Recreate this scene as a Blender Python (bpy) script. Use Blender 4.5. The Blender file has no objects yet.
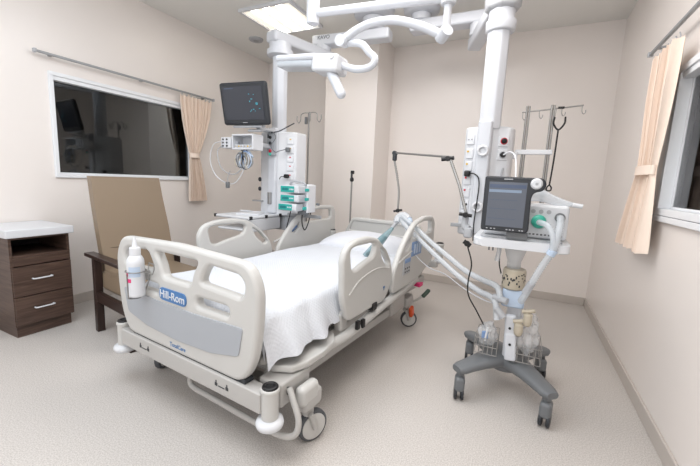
import bpy, bmesh, math, random
from mathutils import Vector, Matrix, Euler, noise
random.seed(7)
R = math.radians
S = bpy.context.scene
COL = S.collection

# ---------------------------------------------------------------- camera
cam_d = bpy.data.cameras.new('camera'); cam = bpy.data.objects.new('camera', cam_d); COL.objects.link(cam)
cam_d.sensor_fit = 'HORIZONTAL'; cam_d.sensor_width = 36.0; cam_d.lens = 354.39 / 700 * 36
YAW, PIT, ROL = -0.44796857, -0.14790962, 0.04474771
_f = Vector((math.sin(YAW)*math.cos(PIT), math.cos(YAW)*math.cos(PIT), math.sin(PIT)))
_r = Vector((math.cos(YAW), -math.sin(YAW), 0)); _u = _r.cross(_f)
_r2 = _r*math.cos(ROL) + _u*math.sin(ROL); _u2 = -_r*math.sin(ROL) + _u*math.cos(ROL)
_m = Matrix((_r2, _u2, -_f)).transposed().to_4x4(); _m.translation = (0, 0, 1.2)
cam.matrix_world = _m
cam_d.clip_start = 0.02
S.camera = cam

# ---------------------------------------------------------------- world, lights, exposure
w = bpy.data.worlds.new('world'); S.world = w; w.use_nodes = True
w.node_tree.nodes['Background'].inputs[0].default_value = (0.8, 0.85, 1, 1)
w.node_tree.nodes['Background'].inputs[1].default_value = 0.15
S.view_settings.view_transform = 'Standard'; S.view_settings.look = 'None'
S.view_settings.gamma = 1.0; S.view_settings.exposure = 0.0; S.view_settings.use_curve_mapping = False

def area(name, loc, size, power, color, size_y=None, rot=(0, 0, 0)):
    l = bpy.data.lights.new(name, 'AREA'); l.shape = 'RECTANGLE'; l.size = size; l.size_y = size_y or size
    l.energy = power; l.color = color
    o = bpy.data.objects.new(name, l); COL.objects.link(o); o.location = loc; o.rotation_euler = rot
    return o
area('panel_light_front_left', (-1.75, 0.55, 2.79), 1.7, 35, (0.80, 0.90, 1.0), size_y=1.6)
area('panel_light_front_right', (-0.25, 0.3, 2.79), 1.2, 24, (1.0, 0.97, 0.94), size_y=1.4)
area('added_fill_middle', (-0.75, 2.3, 2.79), 1.3, 35, (1.0, 0.965, 0.94))  # added overhead fill to lift the back and right walls
area('added_fill_behind', (-1.6, -1.25, 1.75), 3.0, 33, (0.88, 0.94, 1.0), size_y=1.5, rot=(R(84), 0, 0))  # added fill at the front wall for upright faces; no window there
area('added_light_right_niche', (1.1, 1.7, 2.12), 0.5, 4, (1.0, 0.93, 0.80))  # added weak light so the olive cloth behind the pane shows

# ---------------------------------------------------------------- materials
MAT = {}
def mat(name, col, rough=0.5, metal=0.0, bump=None, spec=0.5, trans=0.0, emit=None, estr=0.0, alpha=1.0, ior=1.45, coat=0.0):
    m = bpy.data.materials.new(name); m.use_nodes = True; nt = m.node_tree; b = nt.nodes['Principled BSDF']
    def lin(c): return tuple(((x/255)/12.92 if x/255 <= 0.04045 else ((x/255+0.055)/1.055)**2.4) for x in c)
    c = lin(col) + (1,)
    b.inputs['Base Color'].default_value = c
    b.inputs['Roughness'].default_value = rough; b.inputs['Metallic'].default_value = metal
    b.inputs['Specular IOR Level'].default_value = spec; b.inputs['IOR'].default_value = ior
    b.inputs['Transmission Weight'].default_value = trans; b.inputs['Alpha'].default_value = alpha
    b.inputs['Coat Weight'].default_value = coat
    if emit:
        b.inputs['Emission Color'].default_value = lin(emit) + (1,); b.inputs['Emission Strength'].default_value = estr
    tc = nt.nodes.new('ShaderNodeTexCoord')
    n = nt.nodes.new('ShaderNodeTexNoise'); nt.links.new(tc.outputs['Object'], n.inputs['Vector'])
    scale, strength, dist = bump or (60, 0.04, 0.002)
    n.inputs['Scale'].default_value = scale; n.inputs['Detail'].default_value = 4
    bp = nt.nodes.new('ShaderNodeBump'); bp.inputs['Strength'].default_value = strength; bp.inputs['Distance'].default_value = dist
    nt.links.new(n.outputs['Fac'], bp.inputs['Height']); nt.links.new(bp.outputs['Normal'], b.inputs['Normal'])
    # faint procedural variation of the colour
    mx = nt.nodes.new('ShaderNodeMix'); mx.data_type = 'RGBA'; mx.inputs[0].default_value = 0
    n2 = nt.nodes.new('ShaderNodeTexNoise'); n2.inputs['Scale'].default_value = 3.0; nt.links.new(tc.outputs['Object'], n2.inputs['Vector'])
    mr = nt.nodes.new('ShaderNodeMapRange'); mr.inputs[3].default_value = 0.0; mr.inputs[4].default_value = 0.12
    nt.links.new(n2.outputs['Fac'], mr.inputs[0]); nt.links.new(mr.outputs[0], mx.inputs[0])
    mx.inputs[6].default_value = c; mx.inputs[7].default_value = tuple(x*0.85 for x in c[:3]) + (1,)
    nt.links.new(mx.outputs[2], b.inputs['Base Color'])
    m['c'] = c[:3]
    MAT[name] = m
    return m
def nodes(m): return m.node_tree, m.node_tree.nodes['Principled BSDF'], [x for x in m.node_tree.nodes if x.type == 'TEX_COORD'][0]

WALL = mat('wall_paint', (240, 233, 228), 0.28, bump=(7, 0.10, 0.01))
CEIL = mat('ceiling_paint', (238, 237, 233), 0.6)
TRIMW = mat('white_window_frame', (238, 240, 243), 0.35)
BASEB = mat('baseboard_vinyl', (196, 188, 181), 0.5)
CREAM = mat('cream_bed_plastic', (196, 195, 192), 0.33)
CREAMD = mat('cream_steel', (182, 180, 177), 0.38)
PANEL = mat('grey_bed_panel', (166, 170, 176), 0.5)
BLUE = mat('blue_badge', (72, 118, 170), 0.4)
WHITE = mat('white_plastic', (216, 218, 222), 0.3)
WHITE2 = mat('white_enamel', (208, 211, 217), 0.28)
LGREY = mat('light_grey_plastic', (176, 178, 182), 0.4)
GREY = mat('grey_base_plastic', (112, 115, 118), 0.45)
DGREY = mat('dark_grey_plastic', (48, 51, 56), 0.4)
BLACK = mat('black_plastic', (22, 22, 24), 0.4)
RUBBER = mat('grey_rubber', (84, 86, 90), 0.7)
STEEL = mat('brushed_steel', (150, 149, 147), 0.32, 0.6)
ALU = mat('aluminium_rail', (158, 160, 163), 0.4, 0.3)
SHEET = mat('white_cotton', (210, 213, 219), 0.9)
MATT = mat('mattress_cover', (222, 222, 220), 0.6)
PILLOW = mat('pillow_cotton', (216, 218, 224), 0.9, bump=(14, 0.3, 0.01))
CURT = mat('peach_curtain_cloth', (248, 230, 215), 0.9, bump=(120, 0.15, 0.002))
CURT2 = mat('olive_reflection_cloth', (146, 132, 98), 0.9, bump=(120, 0.15, 0.002))
VINYL = mat('taupe_vinyl', (140, 123, 104), 0.42, bump=(90, 0.12, 0.002))
DWOOD = mat('dark_wood', (50, 36, 32), 0.35)
WOOD = mat('walnut_laminate', (84, 64, 55), 0.42)
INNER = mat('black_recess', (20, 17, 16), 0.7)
GREEN = mat('green_fitting', (70, 182, 160), 0.35)
TEAL = mat('teal_pump_face', (45, 168, 160), 0.35)
TEALD = mat('teal_display', (16, 110, 112), 0.3, emit=(20, 140, 140), estr=0.15)
RED = mat('red_mark', (196, 40, 60), 0.4)
PINK = mat('pink_label', (222, 60, 120), 0.5)
ORANGE = mat('orange_pedal', (212, 84, 40), 0.4)
DGREEN = mat('dark_green_pedal', (58, 76, 66), 0.4)
YELL = mat('yellow_mark', (214, 176, 60), 0.5)
LBLUE = mat('light_blue_print', (186, 202, 222), 0.5)
BLUEC = mat('blue_control_pad', (122, 150, 192), 0.4)
BEIGE = mat('beige_plastic', (184, 174, 156), 0.4)
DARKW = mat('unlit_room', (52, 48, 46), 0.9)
SKIN = mat('tag_cream', (226, 214, 190), 0.6)
# clear things
HOSE = mat('clear_corrugated_hose', (216, 221, 226), 0.3, alpha=0.58)
HAZY = mat('hazy_clear_plastic', (226, 232, 238), 0.25, alpha=0.5)
BAGM = mat('clear_bag_film', (226, 228, 230), 0.15, alpha=0.38)
CYAN = mat('cyan_bag_film', (140, 172, 180), 0.3, alpha=0.55)
CYAND = mat('dark_bag_inside', (84, 104, 108), 0.5)
SMOKE = mat('silicone_bag', (214, 217, 220), 0.3, alpha=0.55)
LENS = mat('lamp_lens', (214, 220, 226), 0.08, alpha=0.7)
# screens
SCR1 = mat('monitor_glass', (54, 56, 62), 0.12, emit=(60, 66, 78), estr=0.25)
SCR2 = mat('ventilator_screen', (84, 88, 96), 0.12, emit=(92, 98, 110), estr=0.36)
UI1 = mat('screen_pale_blue', (120, 134, 152), 0.2, emit=(120, 136, 156), estr=0.3)
UI2 = mat('screen_slate', (70, 80, 100), 0.2, emit=(80, 92, 116), estr=0.3)
UI3 = mat('screen_cyan', (60, 150, 170), 0.2, emit=(60, 160, 180), estr=0.5)
DIFF = mat('lamp_diffuser', (250, 246, 232), 0.5, emit=(255, 246, 228), estr=0.7)
TUBEL = mat('lamp_tube_glow', (255, 252, 244), 0.5, emit=(255, 250, 240), estr=7.0)

def floor_material():
    m = mat('speckled_vinyl_floor', (200, 193, 187), 0.42)
    nt, b, tc = nodes(m)
    v = nt.nodes.new('ShaderNodeTexNoise'); v.inputs['Scale'].default_value = 170; v.inputs['Detail'].default_value = 3
    nt.links.new(tc.outputs['Object'], v.inputs['Vector'])
    cr = nt.nodes.new('ShaderNodeValToRGB')
    e = cr.color_ramp.elements; e[0].position = 0.36; e[0].color = (0.46, 0.425, 0.395, 1); e[1].position = 0.62; e[1].color = (0.63, 0.595, 0.565, 1)
    nt.links.new(v.outputs['Fac'], cr.inputs[0]); nt.links.new(cr.outputs[0], b.inputs['Base Color'])
    return m
FLOOR = floor_material()
def wood_grain(m, d, l, axis_scale):
    nt, b, tc = nodes(m)
    mp = nt.nodes.new('ShaderNodeMapping'); mp.inputs['Scale'].default_value = axis_scale
    nt.links.new(tc.outputs['Object'], mp.inputs['Vector'])
    v = nt.nodes.new('ShaderNodeTexNoise'); v.inputs['Scale'].default_value = 5; v.inputs['Detail'].default_value = 6; v.inputs['Distortion'].default_value = 0.6
    nt.links.new(mp.outputs[0], v.inputs['Vector'])
    cr = nt.nodes.new('ShaderNodeValToRGB'); e = cr.color_ramp.elements
    e[0].position = 0.3; e[0].color = d + (1,); e[1].position = 0.7; e[1].color = l + (1,)
    nt.links.new(v.outputs['Fac'], cr.inputs[0]); nt.links.new(cr.outputs[0], b.inputs['Base Color'])
wood_grain(WOOD, (0.050, 0.029, 0.022), (0.115, 0.072, 0.055), (1, 1, 14))
def waffle(m):
    nt, b, tc = nodes(m)
    sx = nt.nodes.new('ShaderNodeSeparateXYZ'); nt.links.new(tc.outputs['UV'], sx.inputs[0])
    outs = []
    for i in (0, 1):
        a = nt.nodes.new('ShaderNodeMath'); a.operation = 'MULTIPLY'; a.inputs[1].default_value = 2*math.pi/0.020
        nt.links.new(sx.outputs[i], a.inputs[0])
        s = nt.nodes.new('ShaderNodeMath'); s.operation = 'SINE'; nt.links.new(a.outputs[0], s.inputs[0]); outs.append(s)
    p = nt.nodes.new('ShaderNodeMath'); p.operation = 'MULTIPLY'
    nt.links.new(outs[0].outputs[0], p.inputs[0]); nt.links.new(outs[1].outputs[0], p.inputs[1])
    bp = [n for n in nt.nodes if n.type == 'BUMP'][0]; bp.inputs['Strength'].default_value = 0.3; bp.inputs['Distance'].default_value = 0.003
    nt.links.new(p.outputs[0], bp.inputs['Height'])
waffle(SHEET)
def pane_material(name, tint, k):
    m = bpy.data.materials.new(name); m.use_nodes = True; nt = m.node_tree
    for n in list(nt.nodes):
        if n.type != 'OUTPUT_MATERIAL': nt.nodes.remove(n)
    out = [n for n in nt.nodes if n.type == 'OUTPUT_MATERIAL'][0]
    t = nt.nodes.new('ShaderNodeBsdfTransparent'); t.inputs[0].default_value = tint
    g = nt.nodes.new('ShaderNodeBsdfGlossy'); g.inputs['Roughness'].default_value = 0.01; g.inputs[0].default_value = (0.9, 0.9, 0.92, 1)
    f = nt.nodes.new('ShaderNodeFresnel'); f.inputs[0].default_value = k
    mx = nt.nodes.new('ShaderNodeMixShader')
    nt.links.new(f.outputs[0], mx.inputs[0]); nt.links.new(t.outputs[0], mx.inputs[1]); nt.links.new(g.outputs[0], mx.inputs[2])
    nt.links.new(mx.outputs[0], out.inputs[0]); return m
PANE = pane_material('window_glass', (0.80, 0.83, 0.82, 1), 1.6)

# ---------------------------------------------------------------- mesh helper
def catmull(pts, n=8):
    P = [Vector(p) for p in pts]
    if len(P) < 3: return P
    out = []
    for i in range(len(P)-1):
        p0 = P[i-1] if i else P[0]*2-P[1]; p1 = P[i]; p2 = P[i+1]; p3 = P[i+2] if i+2 < len(P) else P[-1]*2-P[-2]
        for k in range(n):
            t = k/n
            out.append(0.5*((2*p1)+(p2-p0)*t+(2*p0-5*p1+4*p2-p3)*t*t+(-p0+3*p1-3*p2+p3)*t**3))
    out.append(P[-1]); return out
def tri_sort(pts): return pts

class MB:
    def __init__(s): s.bm = bmesh.new()
    def box(s, c, d, rot=None, bev=0.0, seg=2):
        r = bmesh.ops.create_cube(s.bm, size=1.0)
        vs = r['verts']
        bmesh.ops.scale(s.bm, vec=d, verts=vs)
        if bev:
            es = list({e for v in vs for e in v.link_edges})
            r2 = bmesh.ops.bevel(s.bm, geom=es, offset=min(bev, min(d)*0.49), segments=seg, affect='EDGES', profile=0.5)
            vs = list({v for f in r2['faces'] for v in f.verts} | {v for v in vs if v.is_valid})
        if rot is not None: bmesh.ops.rotate(s.bm, cent=(0, 0, 0), matrix=Euler(rot).to_matrix(), verts=vs)
        bmesh.ops.translate(s.bm, vec=c, verts=vs); return s
    def b2(s, a, b, bev=0.0):   # box from two corners
        return s.box([(a[i]+b[i])/2 for i in range(3)], [abs(b[i]-a[i]) for i in range(3)], bev=bev)
    def tube(s, pts, r, n=10, smooth=True, sub=8, caps=True, corr=0.0, pitch=0.012):
        P = catmull(pts, sub) if smooth and len(pts) > 2 else [Vector(p) for p in pts]
        if corr:
            L = sum((P[i+1]-P[i]).length for i in range(len(P)-1)); N = max(4, int(L/pitch*2)); Q = []; acc = 0; j = 0
            for k in range(N+1):
                t = L*k/N
                while j < len(P)-2 and acc+(P[j+1]-P[j]).length < t: acc += (P[j+1]-P[j]).length; j += 1
                sl = (P[j+1]-P[j]).length or 1e-6
                Q.append(P[j].lerp(P[j+1], min(1, (t-acc)/sl)))
            P = Q
        t = (P[1]-P[0]).normalized(); a = Vector((0, 0, 1)) if abs(t.z) < 0.9 else Vector((1, 0, 0))
        nrm = t.cross(a).normalized(); rings = []
        for i, p in enumerate(P):
            t2 = (P[min(i+1, len(P)-1)]-P[max(i-1, 0)]).normalized()
            nrm = (nrm - t2*nrm.dot(t2)).normalized(); bn = t2.cross(nrm)
            rr = r[0]+(r[1]-r[0])*i/(len(P)-1) if isinstance(r, tuple) else r
            if corr: rr *= (1+corr) if i % 2 else (1-corr)
            rings.append([s.bm.verts.new(p+nrm*math.cos(2*math.pi*k/n)*rr+bn*math.sin(2*math.pi*k/n)*rr) for k in range(n)])
        for A, B in zip(rings, rings[1:]):
            for k in range(n): s.bm.faces.new((A[k], A[(k+1) % n], B[(k+1) % n], B[k]))
        if caps: s.bm.faces.new(rings[0][::-1]); s.bm.faces.new(rings[-1])
        return s
    def cyl(s, a, b, r, n=20): return s.tube([a, b], r, n=n, smooth=False)
    def lathe(s, base, prof, axis=(0, 0, 1), n=24):   # prof: list of (radius, height)
        ax = Vector(axis).normalized(); q = Vector((0, 0, 1)).rotation_difference(ax); b = Vector(base); rings = []
        for r_, h in prof:
            rings.append([s.bm.verts.new(b+q @ Vector((r_*math.cos(2*math.pi*k/n), r_*math.sin(2*math.pi*k/n), h))) for k in range(n)])
        for A, B in zip(rings, rings[1:]):
            for k in range(n): s.bm.faces.new((A[k], A[(k+1) % n], B[(k+1) % n], B[k]))
        s.bm.faces.new(rings[0][::-1]); s.bm.faces.new(rings[-1]); return s
    def torus(s, c, R_, r, axis=(0, 0, 1), n=28, m=10):
        q = Vector((0, 0, 1)).rotation_difference(Vector(axis).normalized()); g = []
        for i in range(n):
            A = 2*math.pi*i/n; g.append([s.bm.verts.new(Vector(c)+q @ Vector(((R_+r*math.cos(2*math.pi*j/m))*math.cos(A), (R_+r*math.cos(2*math.pi*j/m))*math.sin(A), r*math.sin(2*math.pi*j/m)))) for j in range(m)])
        for i in range(n):
            for j in range(m): s.bm.faces.new((g[i][j], g[(i+1) % n][j], g[(i+1) % n][(j+1) % m], g[i][(j+1) % m]))
        return s
    def prism(s, poly, z0, z1, bev=0.0):   # polygon in x,y
        a = [s.bm.verts.new((x, y, z0)) for x, y in poly]; b = [s.bm.verts.new((x, y, z1)) for x, y in poly]; n = len(poly)
        fs = [s.bm.faces.new(a[::-1]), s.bm.faces.new(b)]
        for i in range(n): fs.append(s.bm.faces.new((a[i], a[(i+1) % n], b[(i+1) % n], b[i])))
        if bev:
            bmesh.ops.bevel(s.bm, geom=list({e for f in fs for e in f.edges}), offset=bev, segments=2, affect='EDGES', profile=0.5)
        return s
    def ball(s, c, d, n=16):
        r = bmesh.ops.create_uvsphere(s.bm, u_segments=n, v_segments=n//2+2, radius=1.0)
        bmesh.ops.scale(s.bm, vec=d, verts=r['verts']); bmesh.ops.translate(s.bm, vec=c, verts=r['verts']); return s
    def build(s, name, m, parent=None, loc=None, smooth=True, label=None):
        bmesh.ops.recalc_face_normals(s.bm, faces=s.bm.faces[:])
        me = bpy.data.meshes.new(name); s.bm.to_mesh(me); s.bm.free()
        return link(name, me, m, parent, loc, smooth, label)
def weighted(me, lim=math.cos(R(62))):   # area-weighted corner normals: flat faces stay flat, rounded rims stay round
    P = me.polygons
    for p in P: p.use_smooth = True
    N = [p.normal.copy() for p in P]; A = [max(p.area, 1e-12) for p in P]
    adj = [[] for _ in me.vertices]
    for i, p in enumerate(P):
        for v in p.vertices: adj[v].append(i)
    out = [None]*len(me.loops)
    for i, p in enumerate(P):
        ni = N[i]
        for li in p.loop_indices:
            acc = Vector((0, 0, 0))
            for j in adj[me.loops[li].vertex_index]:
                if N[j].dot(ni) > lim: acc += N[j]*A[j]
            out[li] = acc.normalized() if acc.length > 0 else ni
    me.normals_split_custom_set(out)
def link(name, me, m, parent=None, loc=None, smooth=True, label=None):
    me.materials.append(m)
    if smooth:
        weighted(me)
    o = bpy.data.objects.new(name, me); COL.objects.link(o)
    if parent: o.parent = parent
    if loc: o.location = loc
    if label: o['label'] = label
    return o
def empty(name, loc, rz=0):
    o = bpy.data.objects.new(name, None); COL.objects.link(o); o.location = loc; o.rotation_euler = (0, 0, rz); o.empty_display_size = 0.1; return o
def tag(o, label, cat, group=None, kind=None):
    o['label'] = label; o['category'] = cat
    if group: o['group'] = group
    if kind: o['kind'] = kind
    return o
def struct(o): o['kind'] = 'structure'; return o
def rebase(o):   # put the object's origin at the base of its mesh
    me = o.data; xs = [v.co for v in me.vertices]
    c = Vector((sum(v.x for v in xs)/len(xs), sum(v.y for v in xs)/len(xs), min(v.z for v in xs)))
    for v in xs: v -= c
    o.location = Vector(o.location)+c; return o
def copy_tree(o, parent=None):
    c = o.copy(); COL.objects.link(c); c.parent = parent
    for ch in o.children: copy_tree(ch, c)
    return c
def smooth_loop(pts, r, n=5):   # rounded corners of a closed polygon
    out = []; N = len(pts)
    for i in range(N):
        p0, p1, p2 = Vector(pts[i-1]), Vector(pts[i]), Vector(pts[(i+1) % N])
        a = (p0-p1); b = (p2-p1); rr = min(r, a.length*0.48, b.length*0.48)
        A = p1+a.normalized()*rr; B = p1+b.normalized()*rr
        for k in range(n+1):
            t = k/n; out.append((A*(1-t)**2+p1*2*t*(1-t)+B*t*t))
    return out
def plate(loops, thick, bevel, radii):   # 2D filled outline with holes, rounded rims; returns mesh in x,y with thickness z
    cu = bpy.data.curves.new('c', 'CURVE'); cu.dimensions = '2D'; cu.fill_mode = 'BOTH'
    cu.extrude = thick/2-bevel; cu.bevel_depth = bevel; cu.bevel_resolution = 3; cu.offset = -bevel
    for lp, r in zip(loops, radii):
        q = smooth_loop(lp, r) if r else [Vector(p) for p in lp]
        sp = cu.splines.new('POLY'); sp.points.add(len(q)-1)
        for p, c in zip(sp.points, q): p.co = (c[0], c[1], 0, 1)
        sp.use_cyclic_u = True
    o = bpy.data.objects.new('c', cu); COL.objects.link(o)
    bpy.context.view_layer.update()
    me = bpy.data.meshes.new_from_object(o.evaluated_get(bpy.context.evaluated_depsgraph_get()))
    bpy.data.objects.remove(o); bpy.data.curves.remove(cu)
    return me
def text_mesh(txt, size, ext=0.0008, bold=0.0):
    cu = bpy.data.curves.new('t', 'FONT'); cu.body = txt; cu.size = size; cu.extrude = ext; cu.offset = bold
    cu.align_x = 'CENTER'; cu.align_y = 'CENTER'
    o = bpy.data.objects.new('t', cu); COL.objects.link(o); bpy.context.view_layer.update()
    me = bpy.data.meshes.new_from_object(o.evaluated_get(bpy.context.evaluated_depsgraph_get()))
    bpy.data.objects.remove(o); bpy.data.curves.remove(cu); return me
FRONT = Matrix(((1, 0, 0, 0), (0, 0, -1, 0), (0, 1, 0, 0), (0, 0, 0, 1)))    # x,y plane -> x,z plane, seen from -y
def side_mat(u): return Matrix(((0, 0, 1, u), (1, 0, 0, 0), (0, 1, 0, 0), (0, 0, 0, 1)))   # x,y -> y,z at x=u
def put(me, M): me.transform(M); return me

# ================================================================ the setting
X0, X1, Y0, Y1, ZC = -3.5, 0.7, -1.3, 4.33, 2.81
struct(MB().b2((X0-.15, Y0-.15, -.1), (X1+.15, Y1+.15, 0)).build('floor', FLOOR, smooth=False))
struct(MB().b2((X0-.15, Y0-.15, ZC), (X1+.15, Y1+.15, ZC+.1)).build('ceiling', CEIL, smooth=False))
struct(MB().b2((X0-.15, Y1, 0), (X1+.15, Y1+.15, ZC)).build('wall_back', WALL, smooth=False))
struct(MB().b2((X0-.15, Y0-.15, 0), (X1+.15, Y0, ZC)).build('wall_front', WALL, smooth=False))
WL = (1.60, 2.98, 1.115, 1.955)    # left window hole y0,y1,z0,z1
m = MB(); y0, y1, z0, z1 = WL
m.b2((X0-.15, Y0, 0), (X0, y0, ZC)).b2((X0-.15, y1, 0), (X0, Y1, ZC)).b2((X0-.15, y0, 0), (X0, y1, z0)).b2((X0-.15, y0, z1), (X0, y1, ZC))
struct(m.build('wall_left', WALL, smooth=False))
WR = (0.95, 2.565, 1.085, 1.875)
m = MB(); y0, y1, z0, z1 = WR
m.b2((X1, Y0, 0), (X1+.15, y0, ZC)).b2((X1, y1, 0), (X1+.15, Y1, ZC)).b2((X1, y0, 0), (X1+.15, y1, z0)).b2((X1, y0, z1), (X1+.15, y1, ZC))
struct(m.build('wall_right', WALL, smooth=False))
# pier projecting from the back wall
struct(MB().b2((-2.25, 3.84, 0), (-1.59, Y1, ZC)).build('wall_pier', WALL, smooth=False))
# baseboards
def coved(name, a, b):
    (MBo := MB()).b2(a, b, bev=0.004)
    struct(MBo.build(name, BASEB))
coved('baseboard_left', (X0, Y0, 0), (X0+.014, Y1, .085))
coved('baseboard_right', (X1-.014, Y0, 0), (X1, Y1, .085))
coved('baseboard_back', (-1.59, Y1-.014, 0), (X1-.014, Y1, .085))
coved('baseboard_pier', (-2.264, 3.826, 0), (-1.576, 3.84, .085))
coved('baseboard_corner', (X0+.014, Y1-.014, 0), (-2.25, Y1, .085))

def window(name, X, sgn, hole, fw):
    y0, y1, z0, z1 = hole
    w_ = struct(empty(name, (X, (y0+y1)/2, z0)))
    cy, cz = (y0+y1)/2, z0
    def fr(m, x0, x1, t, i):   # frame ring in local coords
        a, b, c, d = y0-cy+i, y1-cy-i, i, z1-z0-i
        m.b2((x0, a, c), (x1, b, c+t), bev=.003).b2((x0, a, d-t), (x1, b, d), bev=.003).b2((x0, a, c+t), (x1, a+t, d-t), bev=.003).b2((x0, b-t, c+t), (x1, b, d-t), bev=.003)
        return m
    xo = 0.012*sgn
    fr(MB(), 0.022*sgn, -0.055*sgn, fw, 0.0).build('window_frame', TRIMW, w_)
    fr(MB(), -0.032*sgn, -0.052*sgn, 0.012, fw).build('glazing_bead', TRIMW, w_)
    i = fw+.010
    MB().b2((.012*sgn, y0-cy+fw, z1-z0-fw-.032), (-.052*sgn, y1-cy-fw, z1-z0-fw), bev=.003).build('top_rail', TRIMW, w_)
    MB().b2((-0.040*sgn, y0-cy+i, i), (-0.045*sgn, y1-cy-i, z1-z0-i)).build('pane', PANE, w_, smooth=False)
    return w_
window('window_1', X0, 1, WL, .030)
window('window_2', X1, -1, WR, .036)
w2 = bpy.data.objects['window_2']
MB().b2((.02, -.86, -.035), (-.02, .92, -.002), bev=.004).build('window_sill', TRIMW, w2)
# neighbouring rooms behind both panes, their darkness put into the wall colour
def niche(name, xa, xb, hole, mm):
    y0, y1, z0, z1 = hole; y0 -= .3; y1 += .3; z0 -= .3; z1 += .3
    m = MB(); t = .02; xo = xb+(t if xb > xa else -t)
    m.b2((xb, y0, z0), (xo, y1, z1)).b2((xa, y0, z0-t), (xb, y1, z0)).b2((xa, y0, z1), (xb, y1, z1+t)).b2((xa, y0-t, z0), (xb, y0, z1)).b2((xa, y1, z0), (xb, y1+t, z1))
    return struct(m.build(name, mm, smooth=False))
niche('wall_beyond_left', X0-.16, X0-1.2, WL, DARKW)
niche('wall_beyond_right', X1+.16, X1+.75, WR, DARKW)
# ================================================================ curtains and tracks
def track(name, x, y0, y1, z, lab):
    t = tag(empty(name, (x, (y0+y1)/2, z)), lab, 'curtain track')
    h = (y1-y0)/2
    MB().b2((-.009, -h, -.009), (.009, h, .009), bev=.003).build('rail', ALU, t)
    s = 1 if x > 0 else -1
    for yy in (-h+.12, 0, h-.12):
        MB().b2((0, yy-.012, -.006), (s*.055, yy+.012, .010), bev=.002).build('bracket', ALU, t)
    for yy in (-h+.004, h-.004):
        MB().b2((-.015, yy-.01, -.015), (.015, yy+.01, .015), bev=.004).build('end_stop', LGREY, t)
track('curtain_track', -3.445, 1.50, 3.24, 2.07, 'grey metal curtain track above the dark left window')
track('curtain_track', 0.645, 0.75, 3.04, 2.09, 'grey metal curtain track above the right window')

def curtain(x, yt, yw, yb, zt, zw, zb, lab, mm=CURT, amp=.022, folds=8.5, tie=True, seed=0, name='curtain'):
    root = tag(empty(name, (x, (yb[0]+yb[1])/2, zb)), lab, 'curtain')
    bm = bmesh.new(); NY, NZ = 90, 60; g = []
    for i in range(NZ+1):
        t = i/NZ; z = zt+(zb-zt)*t
        tw = (zt-zw)/(zt-zb)
        if t < tw: k = (t/tw)**1.6; a = yt[0]+(yw[0]-yt[0])*k; b = yt[1]+(yw[1]-yt[1])*k
        else: k = ((t-tw)/(1-tw))**0.75; a = yw[0]+(yb[0]-yw[0])*k; b = yw[1]+(yb[1]-yw[1])*k
        row = []
        for j in range(NY+1):
            s = j/NY
            ph = s*folds*2*math.pi+seed
            am = amp*(0.45+0.55*min(1, 1.6*abs(t-tw)/max(tw, 1-tw)))
            dx = am*math.sin(ph)+am*.35*math.sin(ph*1.7+2+1.5*t)
            yy = a+(b-a)*s+0.006*math.sin(ph*2+1)
            row.append(bm.verts.new((x+dx, yy, z+0.004*math.sin(ph))))
        g.append(row)
    for A, B in zip(g, g[1:]):
        for j in range(NY): bm.faces.new((A[j], A[j+1], B[j+1], B[j]))
    o = MB(); o.bm.free(); o.bm = bm
    o = o.build('cloth', mm, root); o.location = -Vector(root.location)
    # hem seam
    m = MB(); mm2 = MB()
    if tie:
        cy = (yw[0]+yw[1])/2; hw = (yw[1]-yw[0])/2+.004
        for dz in (0,):
            pts = [(x+math.cos(a)*.036, cy+math.sin(a)*hw, zw+dz) for a in [k*2*math.pi/28 for k in range(29)]]
            m.bm.verts.ensure_lookup_table()
            prev = None
            for p in pts:
                va = m.bm.verts.new((p[0], p[1], p[2]-.026)); vb = m.bm.verts.new((p[0]*1.0, p[1], p[2]+.026))
                if prev: m.bm.faces.new((prev[0], va, vb, prev[1]))
                prev = (va, vb)
        q = m.build('tie_band', mm, root); q.location = -Vector(root.location)
    for k in range(7):
        yy = yt[0]+(yt[1]-yt[0])*(k+.5)/7
        q = MB().tube([(x, yy, zt-.01), (x+.006, yy, zt+.012), (x, yy, zt+.03)], .003, n=6, sub=3).build('hook', LGREY, root); q.location = -Vector(root.location)
    return root
curtain(-3.435, (2.76, 3.20), (2.88, 3.00), (2.86, 3.11), 2.035, 1.40, 0.88, 'peach curtain tied back beside the dark left window', seed=.6)
curtain(0.625, (2.42, 2.80), (2.49, 2.80), (2.46, 2.99), 1.985, 1.33, 0.865, 'peach curtain tied back beside the right window', amp=.024, folds=8.5, seed=2.2)
curtain(1.02, (1.9, 2.6), (2.05, 2.50), (1.9, 2.6), 2.12, 1.2, 0.86, 'olive brown cloth added behind the right window pane in place of a reflection', CURT2, tie=False, amp=.02, folds=9, seed=1)  # cloth added behind the pane, standing in for the curtain reflected in the glass

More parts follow.
